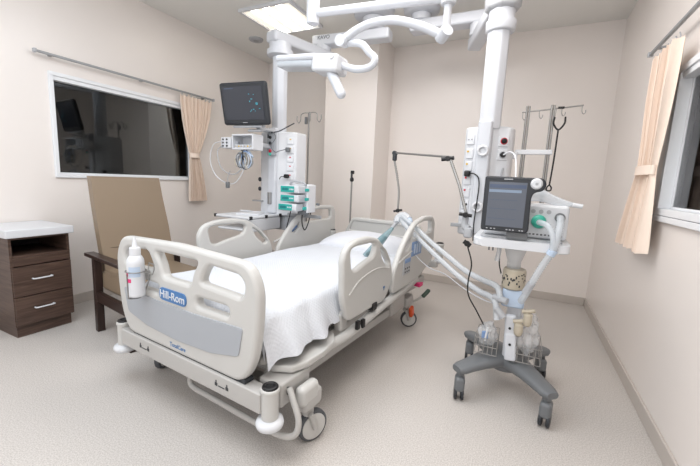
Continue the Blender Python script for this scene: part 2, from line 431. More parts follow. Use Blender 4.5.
# ================================================================ ceiling fittings
t = tag(empty('ceiling_light', (-2.40, 3.17, 2.81)), 'square recessed ceiling light with glowing louvred panel', 'ceiling light')
m = MB(); h = .305; f_ = .026
for a, b in (((-h, -h, -.03), (h, -h+f_, 0)), ((-h, h-f_, -.03), (h, h, 0)), ((-h, -h+f_, -.03), (-h+f_, h-f_, 0)), ((h-f_, -h+f_, -.03), (h, h-f_, 0))): m.b2(a, b, bev=.002)
m.build('frame', WHITE, t)
MB().b2((-h+f_, -h+f_, -.012), (h-f_, h-f_, -.002)).build('diffuser', DIFF, t, smooth=False)
for xx in (-.15, 0, .15):
    MB().b2((xx-.035, -h+f_+.01, -.020), (xx+.035, h-f_-.01, -.0125), bev=.003).build('tube', TUBEL, t)
t = tag(empty('smoke_detector', (-3.05, 3.53, 2.81)), 'flat round grey ceiling disc left of the ceiling light', 'smoke detector')
MB().lathe((0, 0, -.025), [(.05, 0), (.075, .004), (.082, .012), (.085, .025)]).build('cover', LGREY, t)
MB().lathe((0, 0, -.031), [(.02, 0), (.03, .002), (.034, .006)]).build('sensor', ALU, t)

# ================================================================ beside cabinet
t = tag(empty('bedside_cabinet', (-3.25, 1.265, 0)), 'walnut bedside cabinet with white top, open shelf and two drawers', 'cabinet')
# local: x -0.23..0.21 (front at +x), y -0.18..0.19
xf = .19; ya, yb = -.165, .19
MB().b2((-.22, ya+.012, 0), (xf-.022, yb-.012, .085)).build('plinth', WOOD, t, smooth=False)
m = MB(); T = .016
m.b2((-.23, ya, .085), (xf, ya+T, .715)).b2((-.23, yb-T, .085), (xf, yb, .715)).b2((-.23, ya+T, .085), (xf-.02, yb-T, .101))
m.b2((-.23, ya+T, .699), (xf, yb-T, .715)).b2((-.23, ya+T, .57), (xf-.004, yb-T, .586)).b2((-.23, ya+T, .101), (-.214, yb-T, .699))
m.build('body', WOOD, t, smooth=False)
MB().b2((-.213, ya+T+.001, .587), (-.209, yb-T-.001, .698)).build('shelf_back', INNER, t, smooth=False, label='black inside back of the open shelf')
MB().b2((xf-.02, ya+T+.001, .515), (xf+.001, yb-T-.001, .569)).build('upper_panel', WOOD, t, smooth=False)
for z0, z1 in ((.30, .508), (.092, .293)):
    d = MB().b2((xf-.004, ya+.004, z0), (xf+.014, yb-.004, z1), bev=.0015).build('drawer', WOOD, t, smooth=False)
    mm = MB(); zc = z0+(z1-z0)*.56
    mm.tube([(xf+.012, -.055, zc), (xf+.036, -.052, zc), (xf+.038, 0, zc), (xf+.036, .052, zc), (xf+.012, .055, zc)], .005, n=8, sub=4)
    mm.build('handle', WHITE, d, label='short silver bar handle')
MB().box((-.005, .012, .7425), (.46, .40, .055), bev=.006).build('worktop', WHITE, t)

# ================================================================ patient chair
CH = empty('patient_chair', (-2.84, 1.475, 0), R(-9.0)); t = tag(CH, 'high-backed taupe vinyl armchair with dark wooden frame', 'armchair')
# local: x toward the front (0..0.66), y 0..0.62 (near side at 0), arms top z .59
W = .62; D = .64
def leg(x, y, r=0): MB().box((x, y, .28), (.045, .05, .56), bev=.004).build('leg', DWOOD, t)
for yy in (.012, W-.012):
    for xx in (.09, D-.04): leg(xx, yy)
for yy in (.008, W-.008):
    m = MB(); m.b2((-.03, yy-.034, .558), (D, yy+.034, .585), bev=.006); m.build('armrest', DWOOD, t)
    MB().box((.36, yy, .272), (.52, .03, .075), bev=.004).build('side_rail', DWOOD, t)
MB().box((D-.05, W/2, .272), (.03, W-.03, .075), bev=.004).build('front_rail', DWOOD, t)
m = MB(); m.box((.35, W/2, .385), (.56, W-.075, .15), bev=.035, seg=4); m.build('seat', VINYL, t)
# backrest: tapered reclined slab
bm = bmesh.new(); rows = []
for i, (x_, z_, w0, w1) in enumerate([(.155, .33, .06, W-.05), (.11, .50, .055, W-.045), (.055, .75, .05, W-.05), (.0, .98, .05, W-.065), (-.03, 1.145, .05, W-.075)]):
    rows.append([bm.verts.new((x_, w0, z_)), bm.verts.new((x_, w1, z_)), bm.verts.new((x_-.075, w1, z_)), bm.verts.new((x_-.075, w0, z_))])
for A, B in zip(rows, rows[1:]):
    for k in range(4): bm.faces.new((A[k], A[(k+1) % 4], B[(k+1) % 4], B[k]))
bm.faces.new(rows[0][::-1]); bm.faces.new(rows[-1])
bmesh.ops.bevel(bm, geom=[e for e in bm.edges if len(e.link_faces) == 2 and e.calc_face_angle(0) > .6], offset=.018, segments=3, affect='EDGES', profile=.5)
m = MB(); m.bm.free(); m.bm = bm; m.build('backrest', VINYL, t)
MB().tube([(.079, .06, .62), (.088, W/2, .617), (.079, W-.06, .62)], .003, n=6).build('seam', DWOOD, t)

# ================================================================ hospital bed
BO = Vector((-1.387, 1.115, 0)); BA = -R(5.3)
bed = tag(empty('hospital_bed', BO, BA), 'adjustable hospital bed with cream plastic rails and footboard', 'hospital bed')
def BP(u, v, z): return BO + Matrix.Rotation(BA, 3, 'Z') @ Vector((u, v, z))
# footboard
c = -.025
fo = [(c-.44, .335), (c+.44, .335), (c+.505, .44), (c+.53, .60), (c+.535, .76), (c+.475, .858), (c, .876), (c-.475, .858), (c-.535, .76), (c-.53, .60), (c-.505, .44)]
hC = [(c+.235, .812), (c+.425, .800), (c+.455, .765), (c+.44, .708), (c+.175, .722), (c+.205, .78)]
hA = [(2*c-x, z) for x, z in hC][::-1]
hB = [(c-.165, .818), (c+.165, .818), (c+.125, .76), (c+.105, .698), (c-.105, .698), (c-.125, .76)]
sl = [(c+.145, .652), (c+.36, .652), (c+.36, .608), (c+.145, .608)]
sl2 = [(2*c-x, z) for x, z in sl][::-1]
me = put(plate([fo, hA, hB, hC, sl, sl2], .052, .018, [.06, .025, .025, .025, .02, .02]), FRONT)
fb = link('footboard', me, CREAM, bed)
pz = [(c-.46, .585), (c-.15, .572), (c+.15, .572), (c+.45, .585), (c+.425, .455), (c+.25, .418), (c, .405), (c-.25, .418), (c-.425, .455)]
me = put(plate([pz], .006, .002, [.02]), FRONT); me.transform(Matrix.Translation((0, -.0275, 0)))
link('inset_panel', me, PANEL, fb, label='flat grey inset panel')
bx, bz = c-.025, .618
me = put(plate([[(bx-.105, bz-.031), (bx+.105, bz-.031), (bx+.105, bz+.031), (bx-.105, bz+.031)]], .008, .002, [.03]), FRONT); me.transform(Matrix.Translation((0, -.028, 0)))
bd = link('badge', me, BLUE, fb, label='blue maker badge')
me = put(text_mesh('Hill-Rom', .054, bold=.0004), FRONT); me.transform(Matrix.Translation((bx, -.0328, bz)))
link('badge_lettering', me, WHITE, fb, smooth=False)
me = put(text_mesh('TotalCare', .030), FRONT); me.transform(Matrix.Translation((c+.0, -.0268, .372)))
link('model_lettering', me, BLUE, fb, smooth=False)
# headboard
ho = [(-.43, .42), (.43, .42), (.445, .66), (.36, .82), (.30, .832), (-.30, .832), (-.36, .82), (-.445, .66)]
hh = [(-.34, .79), (.34, .79), (.385, .70), (-.385, .70)]
me = put(plate([ho, [(x, z) for x, z in hh]], .045, .014, [.03, .02]), FRONT); me.transform(Matrix.Translation((0, 2.13, 0)))
hb = link('headboard', me, CREAM, bed)
MB().b2((-.37, 2.118, .69), (.37, 2.14, .80)).build('headboard_infill', CREAM, hb)
# side rails
FRo = [(.565, .450), (1.02, .450), (1.085, .53), (1.112, .60), (1.08, .69), (.985, .79), (.88, .868), (.76, .893), (.62, .890), (.53, .865), (.492, .80), (.508, .58)]
FRh1 = [(.560, .842), (.580, .735), (.62, .722), (.72, .748), (.83, .768), (.86, .830), (.81, .850), (.62, .853)]
FRh2 = [(.905, .812), (.940, .742), (1.022, .668), (1.056, .686), (.975, .775)]
HRo = [(1.13, .455), (1.62, .47), (1.93, .56), (1.925, .89), (1.87, .940), (1.68, .950), (1.48, .918), (1.34, .838), (1.215, .715), (1.135, .60)]
HRh = [(1.445, .862), (1.53, .898), (1.68, .910), (1.84, .905), (1.85, .815), (1.45, .800)]
HRh2 = [(1.30, .735), (1.40, .815), (1.405, .770), (1.34, .72)]
def rails(sgn):
    u = .55*sgn; dv = .0 if sgn > 0 else .05
    SM = side_mat(u); SH = side_mat(u)
    if sgn < 0: SM[1][0], SM[1][3] = 1.13, 1.16-1.112*1.13; SH[1][0], SH[1][3] = 1.10, 1.20-1.13*1.10
    r1 = link('side_rail', put(plate([FRo, FRh1, FRh2], .04, .015, [.04, .03, .02]), SM), CREAM, bed)
    r2 = link('side_rail', put(plate([HRo, HRh, HRh2], .04, .015, [.05, .03, .015]), SH), CREAM, bed)
    s = .021*sgn
    for (a, pp) in ((r1, [(.56, .60), (.66, .655), (.80, .682), (.93, .68), (1.05, .655)]), (r2, [(1.2, .66), (1.38, .70), (1.6, .735), (1.87, .74)])):
        MB().tube([(u+s*.93, y, z) for y, z in pp], .006, n=8).build('ridge', CREAM, a)
    for yy in ((.60, .95) if 1 else ()):
        MB().box((u-.05*sgn, yy, .43), (.05, .07, .10), bev=.012).build('rail_bracket', CREAMD, r1)
    for yy in (1.30, 1.62):
        MB().box((u-.05*sgn, yy, .44), (.05, .07, .12), bev=.012).build('rail_bracket', CREAMD, r2)
    MB().box((u+.004*sgn, .86, .455), (.05, .055, .045), bev=.004).build('release_latch', BLACK, r1, label='small black latch')
    MB().box((u+.018*sgn, 1.52, .72), (.014, .20, .11), bev=.006).build('control_pad', BLUEC, r2, label='blue control pad')
    c2 = MB().box((u+.018*sgn, 1.34, .615), (.016, .13, .12), bev=.006).build('control_pad', LGREY, r2, label='grey control pad with blue top')
    MB().box((u+.027*sgn, 1.345, .655), (.004, .10, .03), bev=.001).build('display', BLUEC, c2)
    for zz in (.60, .575):
        for yy in (1.31, 1.345, 1.38):
            MB().box((u+.0265*sgn, yy, zz), (.003, .016, .010), bev=.001).build('button', DGREY, c2)
    for yy, n_ in ((1.47, 0), (1.52, 0), (1.57, 0)):
        MB().box((u+.026*sgn, yy, .72), (.003, .026, .07), bev=.001).build('button', LBLUE, r2)
    return r1, r2
for s_ in (1, -1): rails(s_)
# small icon on the near foot rail
MB().box((.5712, .985, .545), (.002, .022, .012)).box((.5712, .985, .532), (.002, .006, .014)).build('icon', BLUE, bed)
# deck and frames
MB().box((0, 1.06, .405), (.90, 2.0, .05), bev=.02).build('deck', CREAMD, bed)
m = MB()
for s_ in (1, -1):
    m.box((.44*s_, 1.08, .345), (.06, 1.95, .07), bev=.008)
for yy in (.18, .7, 1.3, 1.95): m.box((0, yy, .33), (.86, .06, .05), bev=.006)
m.build('upper_frame', CREAMD, bed)
m = MB()
for s_ in (1, -1): m.box((.40*s_, 1.02, .215), (.07, 1.72, .06), bev=.008)
for yy in (.17, 1.72): m.box((0, yy, .215), (.86, .09, .06), bev=.008)
m.build('base_frame', CREAMD, bed)
for yy in (.55, 1.45):
    for s_ in (1, -1):
        MB().tube([(.30*s_, yy-.12, .23), (.30*s_, yy+.12, .34)], .022, n=10, smooth=False).build('lift_arm', CREAMD, bed)
# corner deck lip (light corner plate under sheet)
for s_ in (1, -1):
    q = [(.30, .10), (.48, .10), (.55, .14), (.575, .22), (.575, .34), (.56, .46), (.50, .54), (.30, .56)]
    MB().prism([(x*s_, y) for x, y in (q if s_ > 0 else q[::-1])], .350, .385, bev=.010).build('corner_step', CREAM, bed)
# side skirt under the near rail
for s_ in (1, -1):
    m = MB(); m.tube([(.50*s_, .42, .335), (.535*s_, .60, .355), (.55*s_, .78, .385), (.55*s_, 1.05, .41), (.53*s_, 1.4, .415), (.50*s_, 1.75, .415)], .027, n=12); m.build('side_skirt', CREAM, bed)
for yy, zz in ((.66, .405), (.72, .395)):
    MB().box((.575, yy, zz), (.02, .03, .05), bev=.004).build('rail_latch', BLACK, bed, label='small black latch')
MB().box((.42, 1.52, .25), (.08, .26, .13), bev=.02).build('head_leg', CREAMD, bed)
# end crossbar with bumpers
eb = MB().box((0, 0, .29), (1.06, .07, .09), bev=.008).build('end_bar', CREAMD, bed)
MB().box((0, .004, .345), (.86, .05, .022), bev=.004).build('bar_slot', DGREY, eb, label='dark gap strip under the footboard')
for s_ in (1, -1):
    m = MB()   # pictogram of two feet and an arrow
    for k in (-.035, .035):
        m.b2((.30*s_+k-.008, -.0368, .282), (.30*s_+k+.008, -.0352, .296)).b2((.30*s_+k-.003, -.0368, .296), (.30*s_+k+.003, -.0352, .308))
    m.b2((.30*s_-.02, -.0368, .283), (.30*s_+.02, -.0352, .287)); m.build('foot_pictogram', DGREY, eb, smooth=False)
def bumper(u, v, z0, z1, rr, rt):
    b = MB().lathe((u, v, z0+.02), [(rt, 0), (rt, z1-z0-.045), (rt+.004, z1-z0-.04), (rt+.004, z1-z0-.03), (rt-.002, z1-z0-.024)]).build('bumper', CREAM, bed)
    MB().lathe((u, v, z0-.022), [(rr-.022, 0), (rr-.004, .008), (rr, .022), (rr-.004, .036), (rr-.022, .044)]).build('roller', WHITE, b)
    m = MB().torus((u, v, z1-.004), rt-.010, .009, n=24, m=8); m.lathe((u, v, z1-.02), [(rt-.008, 0), (rt-.008, .0185)]); m.build('socket', BLACK, b, label='black round socket')
bumper(-.565, 0, .205, .365, .058, .034); bumper(.552, 0, .205, .365, .058, .035)
bumper(-.53, 2.02, .56, .69, .045, .034); bumper(.585, 2.06, .53, .69, .04, .034)
for s_ in (1, -1): MB().box((.50*s_, 2.05, .50), (.16, .06, .06), bev=.01).build('head_bracket', CREAMD, bed)
# casters
def caster(u, v, a, brake=None, r=.068):
    e_ = MB()
    e_.box((u, v, .225), (.085, .13, .085), bev=.02, seg=3)
    e_.tube([(u, v+.01, .19), (u, v+.01, .135)], .026, n=14, smooth=False)
    dx, dy = math.sin(a), math.cos(a); px, py = dy, -dx
    for k in (-.031, .031):
        e_.tube([(u+px*k, v+py*k, .155), (u+px*k+dx*.015, v+py*k+dy*.015, .12), (u+px*k+dx*.03, v+py*k+dy*.03, r)], .014, n=8, sub=4)
    c_ = e_.build('caster', CREAMD, bed)
    cx, cy = u+dx*.03, v+dy*.03
    MB().lathe((cx-px*.017, cy-py*.017, r), [(r-.020, 0), (r-.004, .001), (r, .008), (r, .026), (r-.004, .033), (r-.020, .034)], axis=(px, py, 0), n=32).build('tyre', RUBBER, c_, label='dark grey tyre')
    MB().lathe((cx-px*.024, cy-py*.024, r), [(r-.026, 0), (r-.014, .004), (r-.014, .044), (r-.026, .048)], axis=(px, py, 0), n=28).build('wheel_hub', CREAM, c_)
    return c_
caster(.588, .20, R(20), r=.075); caster(-.52, .17, R(-30)); caster(.44, 1.72, R(60)); caster(-.44, 1.72, R(10))
MB().box((.603, .18, .262), (.056, .125, .095), bev=.025, seg=3).build('caster_housing', CREAM, bed)
MB().box((.50, .15, .29), (.13, .20, .11), bev=.012).build('caster_box', CREAMD, bed)
MB().box((.573, .088, .305), (.012, .012, .035), bev=.004).build('housing_slot', BLACK, bed, label='black slot in the corner')
MB().box((-.47, .17, .17), (.03, .05, .06), bev=.006).build('foot_pedal', BLACK, bed, label='small black pedal end')
MB().tube([(.44, 1.76, .19), (.50, 1.82, .22), (.53, 1.86, .25)], .010, n=8).build('pedal_arm', CREAMD, bed)
MB().box((.55, 1.885, .268), (.035, .10, .03), rot=(.5, 0, -.3), bev=.012, seg=3).build('steer_pedal', DGREEN, bed, label='dark green pedal')
MB().box((.50, 1.70, .15), (.03, .06, .09), rot=(.3, 0, 0), bev=.013, seg=3).build('brake_pedal', ORANGE, bed, label='orange brake pedal')
MB().prism([(.50, 1.70), (.56, 1.76), (.56, 1.68)], .37, .40, bev=.003).build('release_tag', PINK, bed, label='pink triangular tag')
# low push tube under the foot end
MB().tube([(-.045, .05, .24), (-.045, .05, .175), (-.02, .045, .135), (.12, .045, .128), (.40, .045, .122), (.56, .05, .118), (.635, .06, .145), (.645, .07, .21), (.605, .08, .28), (.575, .09, .32)], .0135, n=10).build('push_tube', CREAMD, bed)
MB().tube([(.34, .0, .246), (.38, -.005, .225), (.43, .0, .246)], .006, n=6).build('hook', BLACK, bed)

# mattress, sheet, pillow
mt = MB().box((0, 0, .075), (.86, 1.96, .13), bev=.03, seg=4).build('mattress', MATT); mt.location = BP(0, 1.07, .433); mt.rotation_euler = (0, 0, BA)
tag(mt, 'pale mattress lying on the bed under the white sheet', 'mattress')
def sheet():
    bm = bmesh.new(); uvl = bm.loops.layers.uv.new('UVMap')
    NU, NV = 150, 150; hw = .462; top = .610; rad = .045
    v0, v1 = .052, 2.02
    def drop(side, v):   # how far the sheet hangs on each side
        if side > 0:
            d = .19 + .0*v
            k = max(0, 1-(v-.05)/.62); d = .112 + .048*k*(.55+.45*min(1, v/.3))*(0.75+.25*math.sin(v*21)) 
            if v > .68: d = .10
            elif v > .52: d = .125-(v-.52)/.16*.025
            return d
        return .12
    arc = rad*math.pi/2
    def prof(s, side, v):   # s: distance outside flat part
        if s < arc:
            a = s/rad; return hw-rad+math.sin(a)*rad, top-rad+math.cos(a)*rad
        return hw+.012*math.sin(min(1, (s-arc)/.1)*1.4), top-rad-(s-arc)
    g = []
    for i in range(NV+1):
        v = v0+(v1-v0)*i/NV; row = []
        dL, dR = arc+drop(-1, v), arc+drop(1, v)
        total = 2*(hw-rad)+dL+dR
        for j in range(NU+1):
            s = -dL+total*j/NU
            if s < 0: x, z = prof(-s, -1, v); x = -x
            elif s > 2*(hw-rad): x, z = prof(s-2*(hw-rad), 1, v)
            else: x, z = s-(hw-rad), top
            crown = max(0, 1-(abs(x)/hw)**4)*.012
            n1 = noise.noise(Vector((x*3.2, v*2.6, .3)))*.012 + noise.noise(Vector((x*9, v*7, 4)))*.004
            zz = z+crown*(1 if z >= top-.01 else 0)+n1*(1 if z > top-.02 else .3)
            # long shallow creases toward the near foot corner
            if x > 0 and v < .75:
                ww = max(0, 1-v/.8)*max(0, x/hw)
                zz += .010*ww*math.sin(v*34+x*9)*(1 if z > top-.03 else .4)
            side_out = 0
            if z < top-.03:
                dd = (top-.03-z)
                side_out = (.5*dd)*(0.13+.16*math.sin(v*38+1.2*math.sin(v*9)))*(1.25 if v < .75 and x > 0 else .3)
                if v < .66 and x > 0: side_out = (side_out+dd*.42*min(1, (1-v/.66)*2.2)*(1-.5*math.exp(-((v-.33)/.03)**2)))*min(1, .25+(v-v0)/.14)
            xx = x+side_out*(1 if x > 0 else -1)
            vv = v
            fz = 0
            if v < v0+.05:       # rounded foot end
                q = (v0+.05-v)/.05; fz = -.035*q*q
            row.append((bm.verts.new((xx, vv, zz+fz)), (s, v)))
        g.append(row)
    # foot end flap hanging down
    fl = []
    for k in range(1, 13):
        row = []
        for j in range(NU+1):
            p = g[0][j][0].co; d = k/12*(.17 if p.x < .36 else .08); w_ = .007*math.sin(p.x*30)*k/12
            z = p.z-d
            if p.z < .50: z = p.z-d*.1; w_ *= .3
            row.append((bm.verts.new((p.x, v0-.006+w_*.3, z)), (g[0][j][1][0], v0-d)))
        fl.append(row)
    rows = fl[::-1]+g
    for A, B in zip(rows, rows[1:]):
        for j in range(NU):
            f = bm.faces.new((A[j][0], A[j+1][0], B[j+1][0], B[j][0]))
            for lp, uv in zip(f.loops, (A[j][1], A[j+1][1], B[j+1][1], B[j][1])): lp[uvl].uv = uv
    m = MB(); m.bm.free(); m.bm = bm
    o = m.build('bed_sheet', SHEET); o.location = BP(0, 0, 0); o.rotation_euler = (0, 0, BA)
    return o
tag(sheet(), 'white waffle-weave sheet spread over the mattress, hanging at the foot corner', 'sheet')
def pillow():
    bm = bmesh.new(); N = 40; top = []; bot = []
    for i in range(N+1):
        a = -1+2*i/N; r1, r2 = [], []
        for j in range(N+1):
            b = -1+2*j/N
            sq = (1-abs(a)**2.6)*(1-abs(b)**2.6)
            h = .100*max(0, sq)**.5
            wx = a*.42*(1-.05*(b*b)); wy = b*.235*(1-.07*(a*a))
            n_ = noise.noise(Vector((a*2.5, b*2.5, 9)))*.012*max(0, sq)
            r1.append(bm.verts.new((wx, wy, .012+h+n_)))
            r2.append(bm.verts.new((wx, wy, .012-.010*max(0, sq)**.4)))
        top.append(r1); bot.append(r2)
    for i in range(N):
        for j in range(N):
            bm.faces.new((top[i][j], top[i+1][j], top[i+1][j+1], top[i][j+1])); bm.faces.new((bot[i][j], bot[i][j+1], bot[i+1][j+1], bot[i+1][j]))
    bmesh.ops.remove_doubles(bm, verts=bm.verts[:], dist=.0006)
    m = MB(); m.bm.free(); m.bm = bm
    o = m.build('pillow', PILLOW); o.location = BP(0.0, 1.80, .616); o.rotation_euler = (R(6), 0, BA)
    return tag(o, 'plump white pillow at the head of the bed', 'pillow')
pillow()

# hand gel bottle in its wire holder on the footboard
HB = tag(empty('bottle_holder', BP(-.272, -.03, .585), BA), 'thin wire holder hooked on the left of the footboard', 'holder')
m = MB()
m.tube([(0, -.062, .0), (0, -.085, .0), (0, -.088, .12)], .003, n=6, smooth=False)
m.tube([(0.04, -.002, .13), (0.04, -.004, .10), (0.03, -.006, .06), (.0, -.02, -.005), (0, -.062, -.008), (0, -.088, .0)], .003, n=6, sub=5)
m.build('wire_frame', STEEL, HB)
MB().torus((0, -.045, .13), .045, .0028, n=28, m=6).build('ring', STEEL, HB)
MB().tube([(.045, -.03, .125), (.10, -.02, .125), (.115, -.02, .15), (.115, -.02, .175), (.06, -.012, .175), (.06, -.02, .13)], .0025, n=6, smooth=False).build('side_loop', STEEL, HB)
BT = tag(empty('dispenser_bottle', BP(-.272, -.075, .587), BA), 'white squeeze bottle with pointed nozzle hanging on the footboard', 'bottle')
MB().lathe((0, 0, 0), [(.030, 0), (.037, .004), (.039, .012), (.039, .165), (.037, .185), (.028, .203), (.022, .208)], n=30).build('bottle_body', WHITE, BT)
MB().lathe((0, 0, .205), [(.024, 0), (.025, .004), (.025, .036), (.023, .040)], n=26).build('cap', WHITE, BT)
MB().lathe((0, 0, .245), [(.014, 0), (.011, .012), (.005, .045), (.003, .052)], n=16).build('nozzle', WHITE, BT)
def wraplabel(name, mm, a0, a1, z0, z1, par, r=.0396):
    m = MB(); pv = None
    for k in range(9):
        a = R(a0+(a1-a0)*k/8); p = [m.bm.verts.new((math.cos(a)*r, math.sin(a)*r, z)) for z in (z0, z1)]
        if pv: m.bm.faces.new((pv[0], p[0], p[1], pv[1]))
        pv = p
    return m.build(name, mm, par)
wraplabel('label', LBLUE, -75, 0, .105, .155, BT, .0400); wraplabel('label', PINK, -125, -60, .078, .096, BT, .0402)
wraplabel('label', PINK, -135, -82, .108, .128, BT, .0402); wraplabel('label', BLUEC, -120, -85, .040, .058, BT, .0402)

# ================================================================ left ceiling pendant
def column(m, x, y, z0, z1, w=.095, n=8):
    m.bm.verts.ensure_lookup_table(); rr = w/math.cos(math.pi/8)
    m.prism([(x+rr*math.cos(2*math.pi*(k+.5)/8), y+rr*math.sin(2*math.pi*(k+.5)/8)) for k in range(8)], z0, z1, bev=.01)
def beam(m, a, b, w, h, ext=0.0, bev=.02):
    a = Vector(a); b = Vector(b); d = b-a; L = d.length+ext*2; ang = math.atan2(d.y, d.x)
    m.box((a+b)/2, (L, w, h), rot=(0, 0, ang), bev=bev, seg=3)
LP = tag(empty('ceiling_pendant', (-2.09, 2.80, .84)), 'left ceiling-hung supply column carrying the patient monitor', 'medical pendant')
def rel(root): return -Vector(root.location)
def part(m, name, mm, root, label=None, **k):
    o = m.build(name, mm, root, label=label, **k); o.location = Matrix.Rotation(-root.rotation_euler.z, 3, 'Z') @ rel(root) if root.type == 'EMPTY' else (0, 0, 0)
    if root.type == 'EMPTY': o.rotation_euler = (0, 0, -root.rotation_euler.z)
    return o
A2 = (-1.47, 3.38)
m = MB(); m.lathe((A2[0], A2[1], 2.745), [(.10, 0), (.19, .02), (.20, .065)], n=36); m.lathe((A2[0], A2[1], 2.63), [(.10, 0), (.11, .01), (.11, .115)], n=30); part(m, 'ceiling_mount', WHITE2, LP)
PV = (-2.0, 3.34)
m = MB(); beam(m, (A2[0]+.08, A2[1], 2.585), (PV[0], PV[1], 2.585), .15, .10, ext=.10); a1 = part(m, 'upper_arm', WHITE2, LP)
m = MB(); m.lathe((PV[0], PV[1], 2.46), [(.07, 0), (.08, .01), (.08, .09)], n=26); part(m, 'pivot', WHITE2, LP)
m = MB(); beam(m, (PV[0]+.03, PV[1]+.03, 2.44), (-2.135, 2.80, 2.44), .15, .10, ext=.11, bev=.025); part(m, 'lower_arm', WHITE2, LP)
m = MB(); m.lathe((-2.135, 2.80, 2.28), [(.095, 0), (.12, .01), (.12, .055), (.10, .06), (.10, .12)], n=32); part(m, 'collar', WHITE2, LP)
m = MB(); column(m, -2.135, 2.80, 1.60, 2.30, .066); part(m, 'column', WHITE2, LP)
body = [(-2.34, 2.94), (-2.34, 2.79), (-2.28, 2.72), (-2.17, 2.69), (-2.06, 2.69), (-2.01, 2.72), (-1.91, 2.765), (-1.90, 2.92)]
m = MB(); m.prism(body, .84, 1.61, bev=.016); hd = part(m, 'supply_head', WHITE, LP)
m = MB(); m.prism([(-2.175, 2.70), (-2.16, 2.665), (-2.075, 2.665), (-2.06, 2.70)], .86, 1.64, bev=.012); part(m, 'centre_spine', WHITE2, LP)
m = MB(); m.box((-1.885, 2.79, 1.30), (.02, .10, .60), rot=(0, 0, R(35)), bev=.008); 
# sockets on the right bevel face: along line (-1.955,2.735)->(-1.872,2.80)
def on_face(p, q, t, out=0.0):
    a = Vector(p).lerp(Vector(q), t); d = (Vector(q)-Vector(p)).normalized(); return (a.x+d.y*out, a.y-d.x*out), math.atan2(d.y, d.x)
for z_ in (1.53, 1.45, 1.37, 1.29, 1.21):
    (px, py), an = on_face((-2.01, 2.72), (-1.91, 2.765), .5, .004)
    m = MB(); m.box((px, py, z_), (.062, .012, .062), rot=(0, 0, an), bev=.004); so = part(m, 'socket', WHITE, LP)
    m = MB(); (qx, qy), _ = on_face((-2.01, 2.72), (-1.91, 2.765), .5, .011)
    m.box((qx, qy, z_+.012), (.014, .003, .010), rot=(0, 0, an)); m.build('switch_mark', RED if z_ < 1.4 else YELL, so, smooth=False)
# gas outlets on the left bevel face
m = MB(); m.box((-2.10, 2.65, 1.50), (.085, .03, .22), bev=.004); gp = part(m, 'gauge_panel', PANEL, LP, label='grey gauge panel')
for z_, mm in ((1.55, BLACK), (1.50, DGREY), (1.43, RED), (1.40, GREEN)):
    MB().lathe((-2.105, 2.636, z_), [(.014, 0), (.014, .010), (.008, .014)], axis=(0, -1, 0), n=16).build('outlet', mm, gp)
MB().box((-2.13, 2.634, 1.56), (.012, .006, .03)).build('valve', BLACK, gp)
for z_ in (1.17, 1.08):
    m = MB(); m.lathe((-2.292, 2.728, z_), [(.020, 0), (.020, .014), (.012, .02)], axis=(-.5, -.86, 0), n=16); part(m, 'gas_outlet', DGREY, LP)
m = MB(); m.box((-2.13, 2.66, 1.00), (.045, .012, .11), bev=.003); part(m, 'latch_plate', STEEL, LP)
for k in range(2):
    m = MB(); m.box((-2.115-.03*k, 2.652, 1.0), (.006, .01, .10)); part(m, 'latch_bar', LGREY, LP)
# foot block of the head with lower shelf
m = MB(); m.prism([(-2.24, 2.94), (-2.24, 2.76), (-2.00, 2.74), (-1.90, 2.80), (-1.90, 2.94)], .70, .84, bev=.01); part(m, 'bottom_box', LGREY, LP)
# tray shelf
m = MB(); m.box((-2.225, 2.50, .845), (.38, .46, .024), bev=.008); tr = part(m, 'tray_shelf', WHITE, LP)
m = MB(); m.box((-2.065, 2.50, .777), (.055, .42, .11), bev=.008); m.box((-2.25, 2.68, .777), (.32, .05, .11), bev=.006); part(m, 'drawer_box', WHITE, LP)
m = MB(); m.box((-2.22, 2.46, .742), (.32, .38, .018), bev=.006); part(m, 'lower_shelf', WHITE, LP)
for yy in (2.30, 2.50, 2.70):
    m = MB(); m.box((-2.033, yy, .847), (.016, .03, .028), bev=.004); part(m, 'corner_clip', BLACK, LP)
m = MB(); m.box((-2.41, 2.275, .847), (.02, .022, .028), bev=.004); part(m, 'corner_clip', BLACK, LP)
m = MB(); m.box((-2.16, 2.26, .66), (.16, .02, .012)); 
m = MB(); m.box((-1.78, 2.72, .86), (.36, .02, .030), bev=.003); part(m, 'side_rail_bar', ALU, LP)
m = MB(); m.box((-2.30, 2.70, .965), (.12, .03, .012), bev=.003); part(m, 'side_rail_bar', ALU, LP)
# papers on the tray
pp = MB().box((0, 0, .006), (.21, .15, .012), bev=.001).build('paper_pad', WHITE); pp.location = (-2.20, 2.48, .8575); pp.rotation_euler = (0, 0, .4)
tag(pp, 'small white pad lying on the pendant tray shelf', 'paper')
m = MB(); m.tube([(-.1, 0, .008), (-.02, .03, .008), (.08, -.01, .008), (.11, .05, .008)], .007, n=8)
o = m.build('rolled_cable', WHITE); o.location = (-2.33, 2.60, .8575); tag(o, 'white cable lying across the pendant tray shelf', 'cable')

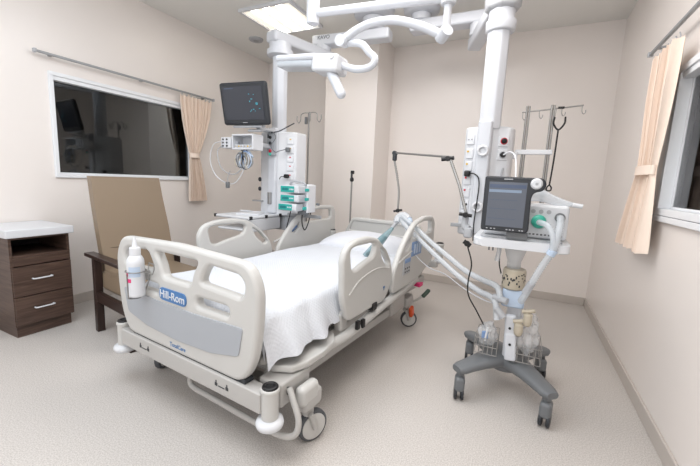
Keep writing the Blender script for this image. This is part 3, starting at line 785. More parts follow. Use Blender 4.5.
# patient monitor
MO = tag(empty('patient_monitor', (-2.21, 2.46, 1.615)), 'black flat patient monitor on the left pendant', 'monitor')
MO.rotation_euler = (R(12), 0, R(6))
def local_box(c, d, name, mm, par, bev=.004, label=None, rot=None): return MB().box(c, d, bev=bev, rot=rot).build(name, mm, par, label=label)
local_box((0, 0, .19), (.462, .05, .345), 'housing', DGREY, MO, .02)
local_box((.0, -.0255, .195), (.392, .006, .268), 'screen', SCR1, MO, .002)
sc = MO.children[-1] if MO.children else None
for k in range(14):
    local_box((.06+random.random()*.12, -.0292, .12+random.random()*.17), (.006+random.random()*.012, .001, .005), 'readout', UI3, MO, 0)
local_box((-.13, -.0292, .315), (.09, .001, .006), 'readout', UI2, MO, 0)
local_box((0, -.0292, .040), (.045, .001, .006), 'maker_mark', LGREY, MO, 0)
local_box((0, .02, .005), (.30, .06, .02), 'lower_edge', LGREY, MO, .008)
local_box((.05, .05, -.03), (.14, .07, .02), 'mount_plate', LGREY, MO, .006)
MB().tube([(.06, .03, .03), (.07, .09, -.02), (.16, .17, -.05)], .020, n=10).build('mount_arm', LGREY, MO)

# module rack and parameter module
MR = tag(empty('module_rack', (-2.225, 2.47, 1.42)), 'white open rack of monitor modules under the patient monitor', 'module rack')
m = MB()
m.box((0, 0, .125), (.24, .13, .014), bev=.003).box((0, 0, .007), (.24, .13, .014), bev=.003).box((-.113, 0, .066), (.014, .13, .106)).box((.113, 0, .066), (.014, .13, .106)).box((0, .06, .066), (.22, .01, .106))
m.build('case', WHITE, MR)
for k in range(6):
    MB().box((-.084+.0335*k, -.02, .030), (.030, .06, .03), bev=.003).build('module', WHITE2, MR)
    MB().box((-.084+.0335*k, -.052, .030), (.014, .006, .012), bev=.002).build('plug', (BEIGE, YELL, BEIGE)[k % 3], MR)
MB().box((.09, .12, .05), (.05, .12, .04), bev=.008).build('rack_arm', LGREY, MR)
PM = tag(empty('parameter_module', (-2.415, 2.46, 1.43)), 'small white connector module left of the module rack', 'module')
MB().box((0, 0, .05), (.115, .11, .095), bev=.006).build('case', WHITE, PM)
for i in range(2):
    for j in range(3):
        MB().lathe((-.03+.045*i, -.055, .022+.028*j), [(.008, 0), (.008, .006)], axis=(0, -1, 0), n=12).build('port', BLACK if (i+j) % 2 else DGREY, PM)
MB().box((.075, .0, .05), (.05, .03, .03)).build('side_plug', LGREY, PM)

# cables
def cable(name, pts, r, mm, lab, cat='cable', group=None, n=7):
    o = MB().tube(pts, r, n=n).build(name, mm); rebase(o); return tag(o, lab, cat, group)
cable('sensor_cable', [(-2.46, 2.40, 1.49), (-2.56, 2.40, 1.46), (-2.60, 2.40, 1.32), (-2.52, 2.40, 1.18), (-2.34, 2.40, 1.12), (-2.22, 2.40, 1.22), (-2.16, 2.42, 1.42)], .004, WHITE, 'white sensor cable looping widest from the small module')
cable('sensor_cable', [(-2.45, 2.39, 1.45), (-2.50, 2.39, 1.40), (-2.46, 2.38, 1.28), (-2.38, 2.38, 1.22), (-2.28, 2.38, 1.21), (-2.20, 2.39, 1.28), (-2.17, 2.42, 1.415)], .0045, LGREY, 'grey sensor cable hanging inside the white cable loop')
CB = tag(empty('cable_bundle', (-2.20, 2.40, 1.24)), 'coiled bundle of multicoloured leads hanging under the module rack', 'cable bundle')
for k, mm in enumerate([LGREY, WHITE, LBLUE, LGREY, LGREY, BEIGE, GREY, DGREY, LBLUE, BLUEC, WHITE, BEIGE, LGREY, WHITE]):
    a = random.random()*6; rx = .045+.03*random.random(); rz = .06+.03*random.random(); ox = random.uniform(-.03, .03)
    pts = [(ox+rx*math.cos(a+t_), random.uniform(-.02, .02), .09+rz*math.sin(a+t_)*.9) for t_ in [i*2*math.pi/9*1.15 for i in range(10)]]
    pts = [(ox*.5, .03, .19)] + pts
    MB().tube(pts, .0045, n=6, sub=4).build('lead', mm, CB)
MB().box((.0, 0, .165), (.05, .03, .02), bev=.006).build('cable_strap', DGREY, CB)
SP = tag(empty('finger_sensor', (-2.36, 2.37, 1.075)), 'small grey finger sensor dangling on a thin lead', 'sensor')
MB().box((0, 0, .035), (.035, .022, .055), bev=.006).build('clip', GREY, SP); MB().tube([(0, 0, .06), (.004, 0, .11), (.02, .01, .16)], .003, n=6).build('lead', LGREY, SP)
cable('power_cable', [(-1.97, 2.685, 1.45), (-2.01, 2.64, 1.43), (-2.04, 2.62, 1.42), (-2.07, 2.60, 1.47), (-2.02, 2.60, 1.54), (-2.05, 2.60, 1.59), (-2.10, 2.60, 1.585)], .004, GREY, 'thin grey cord curling across the left pendant head')
cable('power_cable', [(-2.07, 2.60, 1.585), (-2.0, 2.62, 1.60), (-1.93, 2.66, 1.645), (-1.88, 2.68, 1.675)], .005, DGREY, 'dark cord rising to the right over the left pendant head')
m = MB(); m.box((0, 0, 0.02), (.04, .035, .04), bev=.008); o = m.build('power_plug', GREY); o.location = (-1.962, 2.705, 1.428); tag(o, 'grey plug in an upper socket of the left pendant', 'plug')
PG = tag(empty('power_plug', (-1.97, 2.70, 1.19)), 'black plug with short cord in a lower socket of the left pendant', 'plug')
MB().box((0, 0, .02), (.042, .04, .036), bev=.010, seg=3).build('plug_body', BLACK, PG); MB().tube([(-.01, -.01, .015), (-.04, -.03, .012), (-.055, -.03, -.01)], .004, n=6).build('cord', BLACK, PG)
cable('power_cable', [(-1.88, 2.66, .92), (-1.88, 2.63, .84), (-1.90, 2.62, .74), (-1.93, 2.64, .62), (-1.95, 2.68, .50), (-1.96, 2.75, .40), (-1.97, 2.83, .44), (-1.97, 2.86, .72)], .005, BLACK, 'black cord hanging below the left pendant left of the pump rack')
cable('power_cable', [(-1.77, 2.68, .92), (-1.76, 2.66, .80), (-1.73, 2.66, .74), (-1.715, 2.69, .80), (-1.72, 2.74, .90)], .005, BLACK, 'black cord looping just below the infusion pumps')

# pump rack with three infusion pumps
PR = tag(empty('pump_rack', (-1.79, 2.60, .905)), 'white pump rack with carrying handle at the left pendant', 'pump rack')
m = MB(); m.box((.02, .055, .12), (.25, .05, .245), bev=.012); m.box((.155, 0, .12), (.018, .13, .235), bev=.008); m.box((-.10, 0, .006), (.02, .10, .012)); m.build('rack_body', WHITE, PR)
MB().tube([(-.08, .02, .235), (-.05, .02, .262), (.05, .02, .258), (.09, .02, .235)], .009, n=8).build('carry_handle', LGREY, PR)
MB().box((.06, .03, -.006), (.10, .04, .04), bev=.006).build('clamp', GREY, PR)
MB().box((.20, .04, .075), (.03, .02, .02), bev=.003).build('knob', GREY, PR)
def pump():
    t = empty('infusion_pump', (0, 0, 0))
    MB().box((0, 0, .034), (.190, .11, .064), bev=.008).build('pump_body', WHITE, t)
    MB().box((-.018, -.056, .034), (.140, .006, .052), bev=.004).build('front_face', TEAL, t, label='teal front face')
    MB().box((-.038, -.060, .034), (.060, .004, .022), bev=.001).build('display', TEALD, t)
    m = MB()
    for k in range(3): m.box((.012+.015*k, -.060, .034), (.009, .003, .012), bev=.001)
    m.build('keypad', WHITE, t)
    MB().box((.072, -.057, .034), (.03, .006, .04), bev=.003).build('door_edge', WHITE, t)
    MB().box((.168, -.035, .034), (.016, .05, .026), bev=.005).build('side_tab', TEAL, t)
    return t
pr = pump()
for k in range(3):
    p = pr if k == 0 else copy_tree(pr)
    p.location = (-1.800-(.012 if k == 0 else 0), 2.565 - (.012 if k == 0 else 0), .913+.077*k)
    tag(p, ['teal-faced infusion pump, lowest of the three in the rack', 'teal-faced infusion pump, middle of the three in the rack', 'teal-faced infusion pump, topmost of the three in the rack'][k], 'infusion pump', 'infusion pumps in the rack')

# IV pole behind the left pendant
IV = tag(empty('infusion_pole', (-2.0, 3.10, .72)), 'tall thin steel drip pole with four hooks behind the left pendant', 'drip pole')
MB().tube([(0, 0, 0), (0, 0, 1.125)], .009, n=10, smooth=False).build('pole', STEEL, IV)
def hookarm(dx, dy, h=1.12):
    return [(0, 0, h), (dx*.5, dy*.5, h+.005), (dx*.85, dy*.85, h-.01), (dx*.9, dy*.9, h-.06), (dx*1.1, dy*1.1, h-.09), (dx*1.3, dy*1.3, h-.06), (dx*1.3, dy*1.3, h-.02)]
for dx, dy in ((-.115, .01), (.115, -.01), (.05, -.06), (-.05, .06)): MB().tube(hookarm(dx, dy), .004, n=6, sub=5).build('hook', STEEL, IV)
MB().box((-.035, 0, 1.05), (.02, .02, .07), bev=.003).build('height_tag', GREY, IV)
MB().box((.03, -.01, .255), (.05, .04, .05), bev=.006).build('clamp', GREY, IV)
MB().box((.02, -.12, .02), (.04, .26, .03), bev=.004).build('bracket', STEEL, IV)
# short pole at bed head
q = BP(-.42, 2.18, .42)
SH = tag(empty('infusion_pole', q), 'short steel drip pole with black clamp at the head of the bed', 'drip pole')
MB().tube([(0, 0, 0), (0, 0, .84)], .009, n=10, smooth=False).build('pole', STEEL, SH)
MB().lathe((0, 0, .765), [(.012, 0), (.02, .01), (.02, .03), (.012, .045)], n=14).build('clamp', BLACK, SH)
MB().box((.004, 0, .86), (.035, .028, .035), bev=.006).build('top_grip', BLACK, SH)
MB().box((0, -.01, .82), (.014, .014, .06)).build('top_stem', DGREY, SH)
MB().box((.0, -.025, .03), (.03, .07, .05), bev=.005).build('base_bracket', CREAMD, SH)

# ================================================================ right ceiling pendant
RP = tag(empty('ceiling_pendant', (-.27, 2.85, .82)), 'right ceiling-hung supply column behind the ventilator', 'medical pendant')
B2 = (-1.03, 3.47)
m = MB(); m.lathe((B2[0], B2[1], 2.75), [(.10, 0), (.16, .02), (.17, .06)], n=36); m.lathe((B2[0], B2[1], 2.69), [(.08, 0), (.09, .01), (.09, .06)], n=28); part(m, 'ceiling_mount', WHITE2, RP)
PV2 = (-.50, 3.47)
m = MB(); beam(m, (B2[0], B2[1], 2.645), (PV2[0], PV2[1], 2.645), .15, .10, ext=.09, bev=.02); part(m, 'upper_arm', WHITE2, RP)
m = MB(); m.lathe((PV2[0], PV2[1], 2.50), [(.07, 0), (.08, .01), (.08, .10)], n=26); part(m, 'pivot', WHITE2, RP)
m = MB(); beam(m, (PV2[0]-.02, PV2[1]+.05, 2.48), (-.262, 2.80, 2.48), .12, .11, ext=.10, bev=.02); part(m, 'lower_arm', WHITE2, RP)
m = MB(); m.lathe((-.262, 2.80, 2.25), [(.080, 0), (.097, .01), (.100, .07), (.086, .08), (.084, .14)], n=32); part(m, 'collar', WHITE2, RP)
m = MB(); m.lathe((-.262, 2.80, 2.385), [(.085, 0), (.118, .02), (.122, .14), (.10, .17)], n=8); part(m, 'joint_cover', LGREY, RP, label='pale grey-blue joint cover')
m = MB(); column(m, -.270, 2.80, 1.60, 2.28, .072); part(m, 'column', WHITE2, RP)
body = [(-.43, 2.98), (-.43, 2.80), (-.42, 2.785), (-.345, 2.75), (-.235, 2.75), (-.205, 2.775), (-.125, 2.80), (-.10, 2.84), (-.10, 2.98)]
m = MB(); m.prism(body, .83, 1.62, bev=.016); part(m, 'supply_head', WHITE, RP)
m = MB(); m.prism([(-.345, 2.765), (-.335, 2.700), (-.245, 2.700), (-.235, 2.765)], .85, 1.655, bev=.014); part(m, 'centre_spine', WHITE2, RP)
m = MB(); m.torus((-.29, 2.685, 1.445), .030, .010, axis=(0, 1, 0)); m.lathe((-.29, 2.70, 1.445), [(.040, 0), (.038, .006)], axis=(0, -1, 0)); part(m, 'ring_handle', WHITE, RP)
m = MB(); m.torus((-.29, 2.685, 1.05), .030, .010, axis=(0, 1, 0)); m.lathe((-.29, 2.70, 1.05), [(.040, 0), (.038, .006)], axis=(0, -1, 0)); part(m, 'ring_handle', WHITE, RP)
for z_, kk in ((1.53, 0), (1.43, 1), (1.34, 1), (1.24, 2), (1.15, 2), (1.06, 3), (.98, 0)):
    an = math.atan2(2.75-2.83, .345-.42+.15)
    an = math.atan2(-.055, .045)*.9
    m = MB(); m.box((-.386, 2.765, z_), (.058, .012, .070), rot=(0, 0, R(-25)), bev=.004); so = part(m, 'socket', WHITE, RP)
    m = MB(); dx, dy = -.0053-.006, -.0053-.002
    mm = {0: DGREY, 1: YELL, 2: RED, 3: BLACK}[kk]
    if kk in (0, 3):
        for s_ in (-1, 1): m.lathe((-.388+s_*.011, 2.7595-s_*.005, z_), [(.0035 if kk == 0 else .009, 0), (.0035 if kk == 0 else .009, .003)], axis=(-.42, -.91, 0), n=12)
    else: m.box((-.398, 2.763, z_+.016), (.014, .006, .012), rot=(0, 0, R(-25)))
    m.build('socket_mark', mm, so)
for z_ in (1.52, 1.425):
    m = MB(); m.box((-.165, 2.785, z_), (.068, .012, .075), rot=(0, 0, R(17)), bev=.004); so = part(m, 'gas_socket', WHITE, RP)
    m = MB(); m.lathe((-.163, 2.781, z_), [(.024, 0), (.024, .004)], axis=(.29, -.95, 0), n=20); m.build('ring', RED if z_ > 1.5 else LGREY, so)
    m = MB(); m.lathe((-.163, 2.777, z_), [(.018, 0), (.018, .012), (.010, .018)], axis=(.29, -.95, 0), n=18); m.build('outlet', BLACK, so)
m = MB(); m.box((-.16, 2.781, 1.27), (.012, .008, .13), rot=(0, R(8), R(17)), bev=.002); part(m, 'hook_strip', LGREY, RP)
m = MB(); m.box((-.36, 2.72, .905), (.22, .02, .026), bev=.003); part(m, 'equipment_rail', ALU, RP)
for xx in (-.43, -.27): 
    m = MB(); m.box((xx, 2.755, .905), (.02, .07, .018)); part(m, 'rail_post', ALU, RP)
# drip rack on its right
DR = tag(empty('drip_rack', (.03, 2.90, 1.0)), 'steel drip rack of paired poles with hooks right of the right pendant', 'drip rack')
for xx in (-.05, .105):
    for d_ in (0, .016):
        MB().tube([(xx-.02+d_, 0, 0.05), (xx-.02+d_, 0, .775)], .0085 if d_ == 0 else .0055, n=10, smooth=False).build('pole', STEEL, DR)
MB().tube([(-.10, 0, .735), (.05, 0, .745), (.27, 0, .765)], .005, n=8).build('crossbar', STEEL, DR)
for xx, zz in ((-.095, .735), (.01, .742), (.145, .755), (.262, .763)):
    MB().tube([(xx, 0, zz), (xx+.002, -.004, zz-.04), (xx+.012, -.004, zz-.055), (xx+.022, -.004, zz-.045), (xx+.022, -.004, zz-.03)], .003, n=6, sub=4).build('hook', STEEL, DR)
MB().box((.14, 0, .755), (.04, .02, .014), bev=.003).build('crossbar_clamp', BLACK, DR)
MB().box((-.0, -.0, .455), (.24, .03, .034), bev=.004).build('support_bracket', WHITE, DR)
MB().box((-.13, -.01, .43), (.06, .05, .05), bev=.006).build('bracket_joint', WHITE, DR)
MB().lathe((-.13, -.04, .445), [(.007, 0), (.007, .01)], axis=(0, -1, 0), n=12).build('bracket_screw', BLACK, DR)
ST = tag(empty('hanging_strap', (.155, 2.875, 1.19)), 'black forked strap hanging from the drip rack', 'strap')
MB().tube([(.012, 0, .42), (.008, 0, .2), (0, 0, .03)], .0055, n=8).build('cord', BLACK, ST)
MB().tube([(-.018, 0, .50), (-.020, 0, .455), (.012, 0, .415), (.044, 0, .455), (.046, 0, .50)], .006, n=8).build('fork', BLACK, ST)
MB().tube([(-.018, 0, .49), (-.014, 0, .56)], .0025, n=6, smooth=False).build('thread', STEEL, ST)
MB().tube([(0, 0, .04), (-.014, 0, .02), (-.012, 0, .0), (.010, 0, .0), (.014, 0, .02), (0, 0, .04)], .005, n=8).build('end_clip', BLACK, ST)
# plug with cord on the right pendant
PG = tag(empty('power_plug', (-.385, 2.735, 1.285)), 'black plug and hanging cord on the right pendant', 'plug')
MB().box((0.0, 0, .0), (.045, .045, .045), bev=.012, seg=3).build('plug_body', BLACK, PG)
MB().tube([(.01, -.01, .0), (.05, -.03, .0), (.085, -.05, -.03), (.095, -.06, -.10), (.09, -.06, -.22), (.085, -.06, -.35), (.09, -.06, -.48)], .0045, n=7).build('cord', BLACK, PG)
cable('gas_hose', [(-.155, 2.755, 1.425), (-.11, 2.72, 1.44), (-.075, 2.66, 1.40), (-.06, 2.56, 1.30), (-.05, 2.44, 1.16), (-.05, 2.37, 1.08)], .006, WHITE, 'white gas hose from the right pendant outlet to the ventilator')

# ================================================================ examination lamp on ceiling arms
EL = tag(empty('examination_lamp', (-1.41, 2.20, 1.75)), 'white examination lamp on jointed tube arms above the bed', 'lamp')
Yl = 2.2
def elp(name, m, mm=WHITE2, label=None): return part(m, name, mm, EL, label)
m = MB(); m.lathe((-1.41, Yl, 2.235), [(.034, 0), (.043, .006), (.043, .575)], n=24); elp('drop_column', m)
m = MB(); m.cyl((-1.41, Yl, 2.305), (-.50, Yl, 2.255), .026); elp('upper_arm', m)
m = MB(); m.lathe((-.50, Yl, 2.215), [(.036, 0), (.042, .006), (.042, .07), (.036, .078)], n=24); elp('arm_joint', m)
m = MB(); m.cyl((-.50, Yl, 2.22), (-.50, Yl, 2.08), .022); elp('drop_link', m)
m = MB(); m.cyl((-.535, Yl+.02, 2.045), (-.485, Yl-.035, 2.07), .036, n=24); elp('arm_joint', m)
m = MB(); m.tube([(-.54, Yl, 2.065), (-.66, Yl, 2.125), (-.82, Yl, 2.178), (-.97, Yl, 2.182), (-1.08, Yl, 2.155), (-1.17, Yl-.01, 2.10)], .026, n=14); elp('curved_arm', m)
m = MB(); m.cyl((-1.17, Yl-.05, 2.092), (-1.17, Yl+.035, 2.105), .036, n=24); elp('arm_joint', m)
m = MB(); m.tube([(-1.16, Yl+.02, 2.095), (-1.08, Yl+.02, 2.085), (-1.03, Yl+.02, 2.065), (-.99, Yl+.02, 2.02), (-.945, Yl+.02, 1.975), (-.975, Yl+.02, 1.93), (-1.07, Yl+.02, 1.922), (-1.19, Yl+.02, 1.958)], .023, n=14); elp('hook_arm', m)
m = MB(); m.box((-1.275, Yl+.02, 1.965), (.20, .17, .115), rot=(0, R(6), 0), bev=.022, seg=3); elp('lamp_housing', m, WHITE)
m = MB(); m.box((-1.51, Yl+.02, 2.02), (.34, .17, .045), rot=(0, R(3), 0), bev=.02, seg=3); elp('lamp_head', m)
m = MB(); m.box((-1.52, Yl+.02, 1.985), (.31, .15, .05), rot=(0, R(5), 0), bev=.018, seg=3); elp('lamp_lens', m, LENS, 'clear shiny lens underneath')
m = MB(); m.tube([(-1.265, Yl, 1.93), (-1.160, Yl-.02, 1.765)], .033, n=16, smooth=False); m.ball((-1.160, Yl-.02, 1.765), (.033, .033, .033)); elp('handle', m)
m = MB(); m.lathe((-1.215, Yl-.066, 1.99), [(.014, 0), (.014, .008)], axis=(0, -1, 0), n=16); elp('knob', m, WHITE)
# lettering on pendant arms
def arm_text(txt, loc, ang, size, root, col=DGREY):
    me = text_mesh(txt, size, bold=.0005); me.transform(FRONT); me.transform(Matrix.Rotation(ang, 4, 'Z')); me.transform(Matrix.Translation(loc))
    o = link('lettering', me, col, root, smooth=False); o.location = -Vector(root.location)
arm_text('KAVO', (-1.96, 3.2655, 2.60), math.atan2(.04, .61), .05, LP, GREY)

# ================================================================ ventilator
VE = tag(empty('ventilator', (0, 2.21, 0)), 'wheeled ventilator with dark touch screen and four-legged grey base', 'ventilator')
def vp(name, m, mm, label=None): return part(m, name, mm, VE, label)
# base: four curved legs
bm_ = MB()
feet = [(-.215, 1.975), (.215, 1.955), (.21, 2.47), (-.225, 2.475)]
def legp(p):
    q = Vector((0.0, 2.215)); P = Vector(p); out = []
    d = (P-q); n_ = Vector((-d.y, d.x)).normalized(); rows = []
    ws = [(.0, .085, .250, .10), (.3, .072, .245, .082), (.6, .058, .228, .062), (.85, .050, .212, .052), (1.0, .048, .203, .048), (1.10, .034, .196, .036)]
    m = MB(); rr = []
    for t_, w_, z_, h_ in ws:
        c_ = q+d*t_
        ring = []
        for k in range(12):
            a = 2*math.pi*k/12; cx = math.copysign(abs(math.cos(a))**.7, math.cos(a))*w_; cz = math.copysign(abs(math.sin(a))**.7, math.sin(a))*h_/2
            ring.append(m.bm.verts.new((c_.x+n_.x*cx, c_.y+n_.y*cx, z_-h_/2+cz)))
        rr.append(ring)
    for A, B in zip(rr, rr[1:]):
        for k in range(12): m.bm.faces.new((A[k], A[(k+1) % 12], B[(k+1) % 12], B[k]))
    m.bm.faces.new(rr[0][::-1]); m.bm.faces.new(rr[-1]); return m
for p in feet:
    vp('base_leg', legp(p), GREY)
for i, p in enumerate(feet):
    a = (R(10), R(-12), R(15), R(5))[i]; px, py = math.cos(a), math.sin(a)
    m = MB(); m.cyl((p[0], p[1], .175), (p[0], p[1], .115), .022, n=14)
    m.box((p[0], p[1]-.01, .095), (.055, .078, .085), rot=(0, 0, a), bev=.018, seg=3); ca = vp('caster', m, GREY)
    m = MB()
    for s_ in (-1, 1): m.lathe((p[0]+px*s_*.018-px*.009, p[1]+py*s_*.018-py*.009-.012, .041), [(.033, 0), (.040, .003), (.040, .015), (.033, .018)], axis=(px, py, 0), n=24)
    m.build('wheel', DGREY, ca)
m = MB(); m.lathe((0, 2.215, .14), [(.085, 0), (.095, .02), (.085, .09), (.05, .105)], n=28); vp('base_hub', m, GREY)
# column
m = MB(); m.box((.02, 2.17, .44), (.075, .09, .46), bev=.015); vp('column', m, WHITE)
m = MB(); m.box((.012, 2.075, .430), (.060, .030, .16), rot=(0, R(-5), 0), bev=.0145, seg=4); m.box((.020, 2.066, .328), (.060, .026, .16), rot=(0, R(-5), 0), bev=.0125, seg=4); fp = vp('front_bracket', m, WHITE2, 'light grey bracket with dark screws')
for zz, xx in ((.435, .008), (.345, .017)): MB().lathe((xx, 2.060 if zz > .4 else 2.0535, zz), [(.007, 0), (.007, .004)], axis=(0, -1, 0), n=12).build('screw', BLACK, fp)
# humidifier
m = MB(); m.box((0.008, 2.135, .595), (.115, .10, .105), bev=.012); vp('humidifier_base', m, LBLUE, 'pale blue humidifier base')
m = MB(); m.lathe((0.0, 2.13, .645), [(.055, 0), (.060, .008), (.060, .045), (.063, .050), (.060, .055), (.060, .100), (.054, .112)], n=30); ch = vp('humidifier_chamber', m, BEIGE, 'beige canister with dark markings')
m = MB()
for k in range(26):
    a = R(-165+k*5.5+random.random()*4); z_ = .665+random.random()*.075
    m.box((.0605*math.cos(a), 2.13+.0605*math.sin(a), z_), (.003, .007, .004+.012*random.random()), rot=(0, 0, a))
m.build('marking', DGREY, ch)
m = MB(); m.lathe((-.008, 2.15, .735), [(.042, 0), (.036, .02), (.036, .06), (.052, .11), (.064, .165)], n=28); vp('neck', m, SMOKE, 'flared translucent neck')
# tray
tp = smooth_loop([(-.222, 1.985), (.235, 1.985), (.235, 2.39), (-.222, 2.39)], .05)
m = MB(); m.prism([(p.x, p.y) for p in tp], .885, .930, bev=.008); ty = vp('tray', m, WHITE)
m = MB(); m.prism([(p.x, p.y) for p in smooth_loop([(-.19, 2.02), (.20, 2.02), (.20, 2.36), (-.19, 2.36)], .03)], .930, .937); vp('tray_mat', m, LGREY)
m = MB(); m.box((-.01, 2.02, .955), (.10, .05, .036), bev=.003); vp('screen_foot', m, GREY)
# body
m = MB(); m.box((.02, 2.21, 1.028), (.40, .24, .180), bev=.018, seg=3); m.box((-.06, 2.24, 1.13), (.20, .14, .06), bev=.02); bo = vp('body', m, WHITE)
m = MB()
for k in range(3): m.lathe((.055+.036*k, 2.091, 1.082), [(.011, 0), (.011, .003)], axis=(0, -1, 0), n=16)
m.build('dial_mark', LGREY, bo)
m = MB()
for k in range(9): m.box((.05+.018*k, 2.089, .962), (.010, .004, .008))
m.build('vent_slot', GREY, bo)
m = MB(); m.lathe((.085, 2.091, 1.030), [(.034, 0), (.036, .010), (.030, .024), (.018, .028), (.018, .045)], axis=(0, -1, 0), n=24); vp('green_port', m, GREEN, 'round green gas port')
m = MB(); m.lathe((.178, 2.091, 1.058), [(.024, 0), (.024, .018), (.018, .020), (.018, .04)], axis=(0, -1, 0), n=20); vp('outlet_port', m, GREY, 'grey hose port')
# screen
t_ = [(-.186, .974), (.030, .974), (.040, .990), (.036, 1.155), (.046, 1.178), (.085, 1.188), (.098, 1.222), (.080, 1.250), (-.186, 1.254)]
me = put(plate([t_], .040, .008, [.014]), FRONT); me.transform(Matrix.Translation((0, 1.985, 0)))
sc = link('screen_housing', me, DGREY, VE); sc.location = -Vector(VE.location)
MB().box((-.075, 1.9636, 1.112), (.176, .003, .226), bev=.001).build('display', SCR2, sc)
MB().box((-.075, 1.9615, 1.204), (.168, .001, .018)).build('menu_strip', UI2, sc, smooth=False)
MB().box((-.085, 1.9615, 1.180), (.150, .001, .014)).build('menu_strip', UI1, sc, smooth=False)
for zz in (1.135, 1.09, 1.04): MB().box((-.09, 1.9615, zz), (.13, .001, .0015)).build('trace_line', UI2, sc, smooth=False)
MB().lathe((.052, 1.966, 1.222), [(.027, 0), (.027, .008), (.020, .014), (.018, .014)], axis=(0, -1, 0), n=28).build('control_knob', WHITE, sc, label='round white control knob')
MB().lathe((.052, 1.952, 1.222), [(.007, 0), (.006, .003)], axis=(0, -1, 0), n=14).build('knob_mark', LGREY, sc)
for xx in (-.155, -.135, -.118, -.06, -.045, -.03, .0, .012): MB().box((xx, 1.9645, .986), (.008, .001, .005)).build('key_mark', LGREY, sc, smooth=False)
MB().box((-.075, 1.9645, 1.240), (.040, .001, .005)).build('maker_mark', LGREY, sc, smooth=False)
# sensor cables stubs under the tray
for xx, hh in ((-.14, .05), (-.12, .05)):
    m = MB(); m.cyl((xx, 2.06, .905), (xx, 2.06, .905-hh), .004, n=8); vp('lead_stub', m, GREY)
m = MB(); m.tube([(-.09, 2.06, .90), (-.088, 2.06, .85), (-.094, 2.06, .80)], .012, n=8); vp('hanging_tube', m, SMOKE)
# wire basket
BK = tag(empty('wire_basket', (0.0, 2.15, .245)), 'chrome wire basket hung on the ventilator column above its base', 'basket')
def wire(m, pts, r=.0025): m.tube(pts, r, n=5, smooth=False)
for s_ in (-1, 1):
    m = MB(); x0, x1 = (s_*.052-.02, s_*.175-.0) if s_ > 0 else (-.165, -.045)
    for z_ in (.01, .055, .10): wire(m, [(x0, -.09, z_), (x1, -.09, z_), (x1, .12, z_), (x0, .12, z_), (x0, -.09, z_)])
    for k in range(6):
        x_ = x0+(x1-x0)*k/5
        wire(m, [(x_, -.09, .10), (x_, -.09, .01), (x_, .12, .01), (x_, .12, .10)], .0018)
    m.build('wire_mesh', STEEL, BK)
def film(name, loc, d, mm, lab, cat, seed, lumps=.25):
    m = MB(); r = bmesh.ops.create_icosphere(m.bm, subdivisions=4, radius=1.0)
    for v in m.bm.verts:
        n_ = noise.noise(v.co*2.3+Vector((seed, 0, 0)))*lumps+noise.noise(v.co*6+Vector((0, seed, 0)))*lumps*.5
        v.co = Vector((v.co.x*d[0], v.co.y*d[1], v.co.z*d[2]))*(1+n_)
    o = m.build(name, mm); o.location = loc; return tag(o, lab, cat)
film('plastic_bag', (-.105, 2.15, .345), (.052, .07, .068), BAGM, 'crumpled clear bag in the left half of the wire basket', 'bag', 1)
film('plastic_bag', (.095, 2.14, .395), (.060, .075, .115), BAGM, 'tall crumpled clear bag in the right half of the wire basket', 'bag', 5, .35)
sy = empty('syringe', (-.115, 2.075, .36), .3); tag(sy, 'blue-capped syringe packet at the left of the wire basket', 'syringe')
MB().box((0, 0, 0), (.035, .012, .05), bev=.005).build('packet', BLUEC, sy); MB().tube([(.0, -.008, -.03), (.01, -.008, .05)], .006, n=8, smooth=False).build('barrel', WHITE, sy)
for k, (xx, yy, zz, rr, mm, lb) in enumerate([(.088, 2.04, .520, .022, BEIGE, 'beige water trap at the end of the right hose'), (.050, 2.045, .455, .023, BEIGE, 'beige water trap right of the column bracket')]):
    wt = tag(empty('water_trap', (xx, yy, zz-.03)), lb, 'water trap', None)
    MB().lathe((0, 0, 0), [(rr*.5, -.018), (rr*.85, -.01), (rr, .01), (rr*.95, .035), (rr*.5, .045)], n=20).build('cup', BEIGE, wt)
    MB().lathe((0, 0, .036), [(rr, 0), (rr, .012), (rr*.6, .02)], n=20).build('lid', mm, wt)
    MB().tube([(-.03, 0, .06), (0, 0, .065), (.03, 0, .075)], .011, n=10).build('connector', mm, wt)

# ================================================================ breathing circuit
BC = tag(empty('breathing_circuit', (-.45, 2.5, .85)), 'clear corrugated breathing hoses reaching from the ventilator over the bed', 'breathing hose')
def bc(name, m, mm, label=None): return part(m, name, mm, BC, label)
WY = (-.865, 2.72, .925)
m = MB(); m.tube([WY, (-0.809, 2.66, 0.920), (-0.684, 2.60, 0.853), (-0.550, 2.50, 0.783), (-0.407, 2.40, 0.718), (-0.278, 2.30, 0.663), (-0.164, 2.20, 0.647), (-0.080, 2.10, 0.644), (-.055, 2.05, .590)], .0165, n=14, corr=.09, pitch=.013); bc('hose', m, HOSE)
m = MB(); m.tube([WY, (-0.808, 2.64, 0.883), (-0.699, 2.58, 0.815), (-0.571, 2.48, 0.747), (-0.426, 2.38, 0.671), (-0.295, 2.28, 0.613), (-0.179, 2.18, 0.581), (-0.087, 2.07, 0.576), (-.06, 2.03, .478)], .0165, n=14, corr=.09, pitch=.013); bc('hose', m, HOSE)
m = MB(); m.tube([(.178, 2.06, 1.058), (.178, 2.015, 1.045), (.172, 1.985, .99), (.160, 1.975, .91), (.122, 1.985, .82), (.092, 1.995, .74), (.062, 2.01, .65), (.045, 2.04, .60)], .0165, n=14, corr=.09, pitch=.013); bc('hose', m, HOSE)
m = MB(); m.tube([(.085, 2.045, 1.03), (.095, 2.01, 1.03), (.125, 1.985, 1.02), (.150, 1.972, .97), (.155, 1.970, .92), (.150, 1.972, .87)], .014, n=12, corr=.07, pitch=.012); bc('hose', m, HAZY)
